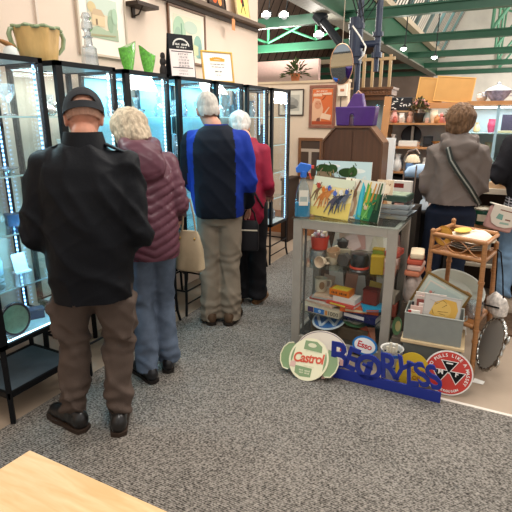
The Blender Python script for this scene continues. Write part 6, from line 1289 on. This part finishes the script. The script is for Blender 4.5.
def HM(p, pitch=0.0, yaw=0.0, roll=0.0):
    return Matrix.Translation(p) @ Matrix.Rotation(yaw, 4, 'Z') @ Matrix.Rotation(-pitch, 4, 'X') @ Matrix.Rotation(roll, 4, 'Y')
HAIRM = lambda c, v=.25: M(c, .65, var=v, vscale=60, bump=.5, bscale=160, stretch=(1, 1, .25))
FUR = lambda c: M(c, .8, var=.08, vscale=12, bump=.25, bscale=220)

# -- man in a dark jacket and grey cap ---------------------------------------------------------------------------------------
def warp1(p): 
    t = max(0, p.z) / 1.7
    return Vector((p.x + .06 * t, p.y + .02 * t, p.z))
legs = {-1: ((-.088, -.01, .86), (-.115, .03, .48), (-.135, .0, .085)), 1: ((.088, -.01, .86), (.105, .02, .48), (.10, -.03, .085))}
arms = {-1: ((-.175, -.01, 1.355), (-.240, -.03, 1.04), (-.15, .18, .95)), 1: ((.175, -.01, 1.355), (.230, -.03, 1.04), (.15, .18, .95))}
H1 = HM((0, .03, 1.475), R(20), R(14))
SK1 = M('#c58a72', .55, var=.08, vscale=30)
P = body('person', 'person in a black jacket, dark grey cap and brown cargo trousers', (-1.715, 1.535, .006), R(33), warp1, arms, H1, legs, SK1)
JK = M('#0d0e13', .62, var=.10, vscale=9, bump=.12, bscale=90)
def epl(m):
    pass
jacket(P, 'jacket', warp1, JK, [(.72, 0, -.01, .185, .15), (.80, 0, -.01, .198, .155), (.98, 0, -.01, .205, .155), (1.12, 0, -.012, .21, .15), (1.26, 0, -.02, .21, .14), (1.35, 0, -.02, .185, .12), (1.41, 0, -.015, .135, .10), (1.455, 0, -.01, .085, .085)], arms, (.078, .073, .060), .04, k=1.9, sd=3.0, cut=lambda c: c.z < .735 and abs(c.x - .03) < .16)
collar(P, 'collar', warp1, JK, 1.425, 1.505, .105, .084, .0, .010, .03)
for s in (-1, 1):
    m = MB(JK); m.box((s * .15, -.01, 1.428), (.12, .045, .010), (0, s * .42, 0))
    for v in m.bm.verts: v.co = warp1(v.co)
    m.build('epaulette', P, bevel=.003)
def cargo(m, side, hp, kn, an):
    m.box(hp.lerp(kn, .62) + Vector((side * .072, -.01, -.01)), (.05, .14, .19)); m.box(hp.lerp(kn, .62) + Vector((side * .078, -.01, .07)), (.055, .15, .055))
trousers(P, warp1, legs, M('#574941', .8, var=.12, vscale=10, bump=.2, bscale=160), .92, top=.106, knee=.078, hem=.074, hemz=.085, k=1.9, sd=1.0, extra=cargo)
shoes(P, warp1, legs, M('#1d1a19', .35, coat=.2), M('#3d3028', .6), {-1: R(48), 1: R(8)}, 1.08, 1.08)
hair(P, H1, HAIRM('#b08672', .15), r=(.0795, .100, .078), c=(0, -.012, .112), cut=lambda c: c.y > .03 or c.z < .075, amp=.002, warp=warp1)
# cap: crown with an arched opening at the back, strap, peak
CAP = M('#2f3033', .8, var=.08, bump=.3, bscale=260)
def capcut(c):
    return c.z < .122 - (.0 if c.y > 0 else .0) or (c.y < -.04 and abs(c.x) < .052 and c.z < .132 + .030 * math.sqrt(max(0, 1 - (c.x / .052) ** 2)))
hair(P, H1, CAP, r=(.090, .112, .105), c=(0, -.010, .122), cut=capcut, amp=.001, name='cap', warp=warp1)
cap = [o for o in P.children if o.name.startswith('cap')][0]
sd_ = cap.modifiers.new('t', 'SOLIDIFY'); sd_.thickness = .004
m = MB(CAP); rr = []
for z, k in ((.100, 1.0), (.131, .995), (.131, .97), (.100, .975)):
    rr.append([warp1(H1 @ Vector((.0915 * k * math.sin(a), -.010 - .1135 * k * math.cos(a), z))) for a in [-PI * .55 + PI * 1.1 * i / 24 for i in range(25)]])
rr.append(rr[0]); m.rings(rr, close=False, caps=False); m.build('strap', cap, smooth=True)
m = MB(CAP); rr = []
for k, z, y in ((1.0, .118, 0), (.9, .108, .06), (.55, .098, .095)):
    rr.append([warp1(H1 @ Vector((.088 * k * math.cos(a), .07 + y + .045 * math.sin(a) * (1 if y else .6), z))) for a in [PI * i / 12 for i in range(13)]])
m.rings(rr, close=False, caps=False); o = m.build('peak', cap, smooth=True); s_ = o.modifiers.new('t', 'SOLIDIFY'); s_.thickness = .004
m = MB(M('#26231f', .4)); 
for k in (-1, 1): m.tube([warp1(H1 @ Vector(v)) for v in ((k * .083, -.02, .098), (k * .086, .04, .100), (k * .066, .10, .098))], .0022, 6)
m.tube([warp1(H1 @ Vector((.03 * math.cos(a) + .035 * 1, .108, .088 + .022 * math.sin(a)))) for a in [2 * PI * i / 16 for i in range(16)]], .0018, 5, closed=True)
m.tube([warp1(H1 @ Vector((.03 * math.cos(a) - .035 * 1, .108, .088 + .022 * math.sin(a)))) for a in [2 * PI * i / 16 for i in range(16)]], .0018, 5, closed=True)
m.build('glasses', P, smooth=True)

# -- woman in the plum quilted coat ----------------------------------------------------------------------------------------
def warp2(p):
    t = max(0, p.z - .75)
    return Vector((p.x - .02 * t, p.y + .24 * t * t + .03 * t, p.z - .03 * t))
legs = {-1: ((-.062, -.01, .84), (-.062, .03, .46), (-.068, -.03, .08)), 1: ((.062, -.01, .84), (.068, .06, .46), (.068, .06, .08))}
arms = {-1: ((-.14, -.01, 1.29), (-.18, .0, 1.05), (-.10, .2, .96)), 1: ((.14, -.01, 1.29), (.175, -.03, 1.06), (.20, .15, .965))}
H2 = HM((-.01, .055, 1.375), R(30), R(22))
P = body('person', 'person with short blonde grey hair in a plum quilted coat and blue jeans', (-1.765, 2.085, .006), R(48), warp2, arms, H2, legs, M('#cf9a80', .55), s=1.03, curl=.75, girth=.8, zs=.935)
PL = M('#58323d', .5, var=.10, vscale=10, coat=.1); 
def quilt(c, n):
    if abs(c.x) > .205 and c.z > .95: k = math.sin(c.z * 62 + abs(c.y) * 14)
    else: k = math.sin((c.z - .45 * abs(c.x) * (1 if c.y < 0 else .6)) * 64)
    hood = 1.0 if c.z < 1.19 else (.35 if c.z < 1.27 else 0)
    return (.012 * abs(k) ** .45 - .007) * hood + fold(c, n, .8, 4, 5, 8)
def hood2(m):
    m.ball((0, -.135, 1.30), (.115, .05, .10)); m.ball((0, -.085, 1.37), (.115, .07, .06)); m.ball((-.075, -.02, 1.39), (.045, .085, .05)); m.ball((.075, -.02, 1.39), (.045, .085, .05))
jacket(P, 'coat', warp2, PL, [(.755, 0, -.015, .14, .13), (.80, 0, -.015, .158, .142), (.95, 0, -.012, .162, .14), (1.1, 0, -.01, .158, .13), (1.22, 0, -.015, .168, .128), (1.30, 0, -.015, .150, .112), (1.36, 0, -.01, .11, .09), (1.41, 0, 0, .08, .078)], arms, (.066, .060, .048), .05, disp=quilt, extra=hood2, voxel=.0085, sm=2, cut=lambda c: c.z < .768 and abs(c.x) < .15)
trousers(P, warp2, legs, M('#5d6879', .85, var=.22, vscale=14, bump=.2, bscale=240), .94, (.12, .11), .082, .062, .070, .055, 1.0, 4.0, name='jeans', girth=.93)
shoes(P, warp2, legs, M('#17161a', .3, coat=.3), M('#2a2522', .6), {-1: R(20), 1: R(-10)}, .95)
hair(P, H2, HAIRM('#b3a189', .35), r=(.106, .122, .108), c=(0, -.022, .128), extra=(((0, -.07, .07), (.088, .06, .085)), ((-.055, -.02, .065), (.05, .075, .07)), ((.055, -.02, .065), (.05, .075, .07))), cut=lambda c: c.y > .045 and c.z < .15, amp=.008, fr=42, warp=warp2)
# handbag hanging from her right forearm: a thing of its own
t = thing('handbag', 'beige leather handbag hanging from the arm of the plum quilted coat', 'handbag', (-1.625, 2.275, .67), R(10)); t.scale = (.68, .9, 1.05)
BG = M('#a28f74', .5, var=.1, vscale=12, bump=.1)
m = MB(BG); m.loft([(0, 0, 0, .125, .045), (.012, 0, 0, .135, .055), (.12, 0, 0, .125, .05), (.20, 0, 0, .10, .03), (.235, 0, 0, .085, .012)], 28, 3.2); 
for v in m.bm.verts: v.co += v.co.normalized() * .006 * noise.noise(v.co * 14)
m.build('body', t, smooth=True)
m = MB(BG)
m.tube([(-.07, 0, .20), (-.05, 0, .32), (-.02, 0, .41), (.02, 0, .42), (.05, 0, .33), (.07, 0, .20)], .0075, 8)
m.build('handle', t, smooth=True)
for s in (-1, 1):
    m = MB(BRASS); m.ball((s * .07, -.03, .195), .008, n=8); m.build('ring', t, smooth=True)

# -- tall man in the blue and black fleece ----------------------------------------------------------------------------------------
def warp3(p):
    t = max(0, p.z - 1.0); return Vector((p.x - .02 * t, p.y + .07 * t, p.z))
legs = {-1: ((-.078, -.01, .92), (-.08, .02, .50), (-.082, -.01, .085)), 1: ((.078, -.01, .92), (.078, .02, .50), (.078, -.01, .085))}
arms = {-1: ((-.178, -.01, 1.41), (-.225, -.01, 1.13), (-.16, .18, 1.02)), 1: ((.178, -.01, 1.41), (.225, -.03, 1.12), (.20, .12, .93))}
H3 = HM((-.055, .045, 1.53), R(22), R(16), R(-4))
P = body('person', 'tall person with short white hair in a blue and black fleece and beige trousers', (-1.835, 2.965, .006), R(24), warp3, arms, H3, legs, M('#c9917a', .55), s=1.0)
def split_mat(me, fn):
    for p in me.polygons: p.material_index = fn(p.center)
FB, FBL = FUR('#121722'), FUR('#16308a')
j = jacket(P, 'fleece', warp3, [FB, FBL], [(.86, 0, -.01, .175, .145), (.92, 0, -.01, .195, .155), (1.05, 0, -.01, .205, .155), (1.2, 0, -.012, .215, .155), (1.33, 0, -.025, .222, .15), (1.42, 0, -.03, .195, .13), (1.48, 0, -.015, .135, .105), (1.515, 0, -.005, .085, .08)], arms, (.078, .070, .056), .05, k=1.2, sd=11)
split_mat(j.data, lambda c: 1 if (abs(c.x + .01) > .150 - .25 * max(0, c.z - 1.38) and c.z < 1.49 and not (c.x > .0 and abs(c.x) > .19 and c.z < 1.04) and not (c.x < -.212 - .1 * max(0, 1.2 - c.z))) else 0)
collar(P, 'collar', warp3, FBL, 1.480, 1.522, .096, .086, .0, .010, .01)
trousers(P, warp3, legs, M('#877a6a', .85, var=.08, vscale=9, bump=.15, bscale=200), .98, (.15, .12), .098, .080, .086, .025, 1.4, 6.0, girth=1.0)
shoes(P, warp3, legs, M('#5a4534', .6), M('#2d2520', .6), {-1: R(12), 1: R(-12)}, 1.08)
hair(P, H3, HAIRM('#bcb4aa', .2), r=(.0815, .103, .098), c=(0, -.014, .128), extra=(((0, -.05, .075), (.074, .056, .075)),), cut=lambda c: (c.y > .05 and c.z < .17) or c.z < .028 + .02 * noise.noise(Vector((c.x * 60, c.y * 60, 0))), amp=.004, fr=40, warp=warp3)

# -- woman in the red coat beyond ----------------------------------------------------------------------------------------
def warp4(p):
    t = max(0, p.z - .85); return Vector((p.x - .06 * t, p.y + .14 * t, p.z - .02 * t))
legs = {-1: ((-.08, -.01, .86), (-.08, .02, .46), (-.08, -.02, .08)), 1: ((.08, -.01, .86), (.08, .02, .46), (.085, .02, .08))}
arms = {-1: ((-.14, -.01, 1.31), (-.18, .0, 1.06), (-.11, .2, .98)), 1: ((.14, -.01, 1.31), (.175, -.02, 1.05), (.14, .18, .95))}
H4 = HM((-.07, .06, 1.42), R(26), R(20))
P = body('person', 'person with white hair in a raspberry red coat and black trousers', (-1.845, 3.44, .006), R(12), warp4, arms, H4, legs, M('#cf9a80', .55), girth=.8, zs=.955)
jacket(P, 'coat', warp4, M('#8a1c34', .6, var=.08, bump=.2, bscale=120), [(.72, 0, -.01, .14, .13), (.78, 0, -.01, .16, .145), (.95, 0, -.01, .158, .14), (1.1, 0, -.01, .152, .13), (1.23, 0, -.01, .165, .128), (1.31, 0, -.01, .15, .11), (1.37, 0, -.008, .11, .09), (1.42, 0, 0, .08, .078)], arms, (.066, .060, .050), .05, k=1.0, sd=15)
trousers(P, warp4, legs, M('#1b191b', .85), .92, (.13, .11), .098, .078, .085, .05, 1.0, 9.0, girth=.92)
shoes(P, warp4, legs, M('#8a6545', .5), M('#6b4d33', .6), {-1: R(8), 1: R(-8)}, .93)
hair(P, H4, HAIRM('#c9c3bb', .2), r=(.092, .110, .102), c=(0, -.018, .126), extra=(((0, -.06, .08), (.076, .05, .07)),), cut=lambda c: c.y > .05 and c.z < .16, amp=.007, fr=30, warp=warp4)
m = MB(M('#2a2022', .5)); m.tube([warp4(Vector(v)) for v in ((-.10, -.05, 1.385), (-.05, -.135, 1.32), (.03, -.155, 1.15), (.11, -.145, .98), (.155, -.08, .86))], .009, 6); m.build('bag_strap', P, smooth=True)
t = thing('shoulder_bag', 'black bag with a pale band hanging beside the beige trousers', 'bag', (-1.695, 3.185, .56), R(20)); t.scale = (.75, .75, 1)
m = MB(M('#1c1b1e', .5)); m.loft([(0, 0, 0, .09, .04), (.01, 0, 0, .10, .05), (.2, 0, 0, .10, .045), (.24, 0, 0, .08, .02)], 24, 3.2); m.build('body', t, smooth=True)
m = MB(M('#d8cdb8', .5)); m.b2((-.09, -.052, .165), (.09, -.045, .175)); m.build('trim_band', t)
m = MB(BLACK); m.tube([(.08, 0, .2), (.05, 0, .30), (.0, 0, .36), (-.05, 0, .30), (-.08, 0, .2)], .009, 6); m.build('strap', t, smooth=True)

# -- woman in the brown grey hooded jacket ----------------------------------------------------------------------------------------
def warp5(p):
    t = max(0, p.z) / 1.6; return Vector((p.x + .02 * t, p.y, p.z))
legs = {-1: ((-.085, -.01, .88), (-.095, .01, .48), (-.10, -.02, .08)), 1: ((.085, -.01, .88), (.085, .02, .48), (.09, .02, .08))}
arms = {-1: ((-.145, -.01, 1.335), (-.188, -.02, 1.08), (-.12, .18, .98)), 1: ((.145, -.01, 1.335), (.182, .0, 1.09), (.14, .24, 1.06))}
H5 = HM((-.01, .02, 1.44), R(6), R(-14))
P = body('person', 'person with short brown hair in a brown grey hooded jacket and dark jeans', (-.302, 3.745, .0), R(6), warp5, arms, H5, legs, M('#cf987e', .55), s=1.0, girth=.88, zs=.985)
GJ = M('#6b605a', .6, var=.08, vscale=8, bump=.12, bscale=140)
def hood5(m):
    m.ball((0, -.10, 1.375), (.135, .07, .075)); m.ball((0, -.05, 1.43), (.12, .085, .05)); m.ball((-.085, -.01, 1.43), (.055, .09, .045)); m.ball((.085, -.01, 1.43), (.055, .09, .045)); m.ball((0, -.125, 1.335), (.09, .045, .06))
jacket(P, 'jacket', warp5, GJ, [(.955, 0, -.02, .18, .15), (1.0, 0, -.015, .185, .152), (1.1, 0, -.01, .172, .14), (1.2, 0, -.01, .170, .135), (1.3, 0, -.015, .175, .13), (1.36, 0, -.015, .155, .115), (1.42, 0, -.01, .11, .095), (1.46, 0, 0, .085, .085)], arms, (.070, .064, .054), .05, k=2.3, sd=21, extra=hood5, cut=lambda c: c.z < .97 and abs(c.x) < .17)
trousers(P, warp5, legs, M('#1c2333', .85, var=.15, vscale=12, bump=.2, bscale=240), .98, (.135, .115), .095, .070, .060, .07, 1.0, 13.0, name='jeans', girth=.98)
shoes(P, warp5, legs, M('#2a2624', .5), M('#4a423a', .6), {-1: R(8), 1: R(-8)}, .95)
hair(P, H5, HAIRM('#6f543e', .45), r=(.100, .116, .110), c=(0, -.018, .126), extra=(((0, -.06, .075), (.088, .056, .085)),), cut=lambda c: (c.y > .045 and c.z < .16), amp=.007, fr=55, warp=warp5)
m = MB(M('#3a3d3a', .6)); 
pts = [(-.09, -.06, 1.425), (-.075, -.158, 1.37), (-.045, -.178, 1.29), (.02, -.178, 1.20), (.10, -.158, 1.10), (.155, -.13, 1.02), (.185, -.05, .97)]
for off, mat_ in ((0, M('#2f3330', .6)), (.012, M('#8f918a', .6))):
    mm = MB(mat_); rr = []
    for p in pts:
        p = Vector(p); wv = .016 if off == 0 else .004
        rr.append([warp5(p + Vector((-wv, -.004 if off == 0 else -.0075, -wv * .7))), warp5(p + Vector((wv, -.004 if off == 0 else -.0075, wv * .7))), warp5(p + Vector((wv, .004, wv * .7))), warp5(p + Vector((-wv, .004, -wv * .7)))])
    mm.rings(rr); mm.build('bag_strap' if off == 0 else 'strap_stripe', P if off == 0 else [o for o in P.children if o.name.startswith('bag_strap')][0], smooth=True)

# -- person at the picture edge: black jumper, checked shirt hem, pale jeans, brown boots ------------------------------------------
def warp6(p): return Vector((p.x, p.y, p.z))
legs = {-1: ((-.085, -.01, .88), (-.11, .01, .48), (-.12, -.02, .085)), 1: ((.085, -.01, .88), (.09, .02, .48), (.09, .02, .085))}
arms = {-1: ((-.19, -.01, 1.36), (-.265, -.06, 1.13), (-.15, .12, 1.05)), 1: ((.19, -.01, 1.36), (.24, -.02, 1.11), (.15, .12, 1.05))}
H6 = HM((0, .03, 1.47), R(18), R(20))
P = body('person', 'person in a black jumper, pale blue jeans and brown boots at the shelf end', (.25, 4.22, .0155), R(6), warp6, arms, H6, legs, M('#c98f74', .55), s=1.0)
jacket(P, 'jumper', warp6, M('#1d1c20', .85, bump=.3, bscale=160), [(.965, 0, -.02, .185, .15), (1.02, 0, -.015, .20, .15), (1.12, 0, -.01, .19, .14), (1.25, 0, -.01, .20, .135), (1.36, 0, -.015, .19, .12), (1.43, 0, -.01, .12, .09), (1.47, 0, 0, .08, .075)], arms, (.08, .074, .054), .30, k=1.3, sd=31)
def plaid_mat():
    m = bpy.data.materials.new('checked cotton'); m.use_nodes = True; nt = m.node_tree; b = nt.nodes['Principled BSDF']; b.inputs['Roughness'].default_value = .85
    t = nt.nodes.new('ShaderNodeTexCoord'); cs = []
    for ax in ('X', 'Z'):
        wv = nt.nodes.new('ShaderNodeTexWave'); wv.bands_direction = ax; wv.inputs['Scale'].default_value = 14; nt.links.new(t.outputs['Object'], wv.inputs[0])
        gt = nt.nodes.new('ShaderNodeMath'); gt.operation = 'GREATER_THAN'; gt.inputs[1].default_value = .86; nt.links.new(wv.outputs['Fac'], gt.inputs[0]); cs.append(gt)
    mx = nt.nodes.new('ShaderNodeMath'); mx.operation = 'MAXIMUM'; nt.links.new(cs[0].outputs[0], mx.inputs[0]); nt.links.new(cs[1].outputs[0], mx.inputs[1])
    cr = nt.nodes.new('ShaderNodeMix'); cr.data_type = 'RGBA'; cr.inputs[6].default_value = lin('#23232b'); cr.inputs[7].default_value = lin('#c9c6cc'); nt.links.new(mx.outputs[0], cr.inputs[0]); nt.links.new(cr.outputs[2], b.inputs['Base Color']); return m
m = MB(plaid_mat()); m.loft([(.86, 0, -.015, .195, .158), (.97, 0, -.012, .19, .15)], 36, 2.3); 
me = fuse(m, .009, 2, warp6, lambda c, n: fold(c, n, 1.2, 6, 4, 2)); put(me, 'checked_shirt', P, plaid_mat())
trousers(P, warp6, legs, M('#7d9bb8', .85, var=.2, vscale=12, bump=.2, bscale=240), .95, (.15, .12), .108, .085, .072, .14, 1.4, 17.0, name='jeans')
shoes(P, warp6, legs, M('#5f4330', .5, var=.1, bump=.15), M('#3a2c20', .6), {-1: R(25), 1: R(-8)}, 1.08, 1.05)
hair(P, H6, HAIRM('#4a3a2e', .3), cut=lambda c: c.y > .045 and c.z < .16, warp=warp6)
t = thing('satchel_bag', 'small pink and cream satchel with a printed flap hanging at the hip over pale jeans', 'bag', (.03, 3.985, .745), R(22), None, rot=(0, R(14), R(22)))
m = MB(M('#c99a90', .5)); m.loft([(0, 0, 0, .09, .035), (.01, 0, 0, .10, .045), (.16, 0, 0, .10, .045), (.18, 0, 0, .09, .035)], 24, 4); m.build('body', t, smooth=True)
m = MB(M('#e3d8c8', .5)); fp = [(-.105, .185), (.105, .185), (.105, .10), (.08, .05), (.03, .03), (-.03, .03), (-.08, .05), (-.105, .10)]; m.prism(fp, .006, at(0, -.055, 0)); m.b2((-.105, -.055, .18), (.105, .045, .19)); f_ = m.build('flap', t, bevel=.003)
m = MB(M('#7fa79a', .6)); m.poly([(-.06, .09), (-.01, .085), (-.015, .125), (-.05, .13)], -.0556); m.m(M('#8a5a4a', .6)); m.poly([(-.05, .155), (.06, .155), (.06, .163), (-.05, .163)], -.0556); m.poly([(.01, .09), (.05, .09), (.05, .10), (.01, .10)], -.0556); m.m(M('#9fb8a8', .6)).poly([(-.02, .055), (.05, .06), (.045, .075), (-.02, .07)], -.0556); m.build('printed_motif', f_)
m = MB(M('#8a6248', .5)); m.tube([(.10, 0, .16), (.11, .01, .25), (.12, .03, .40), (.15, .06, .60)], .008, 6); m.build('strap', t, smooth=True)
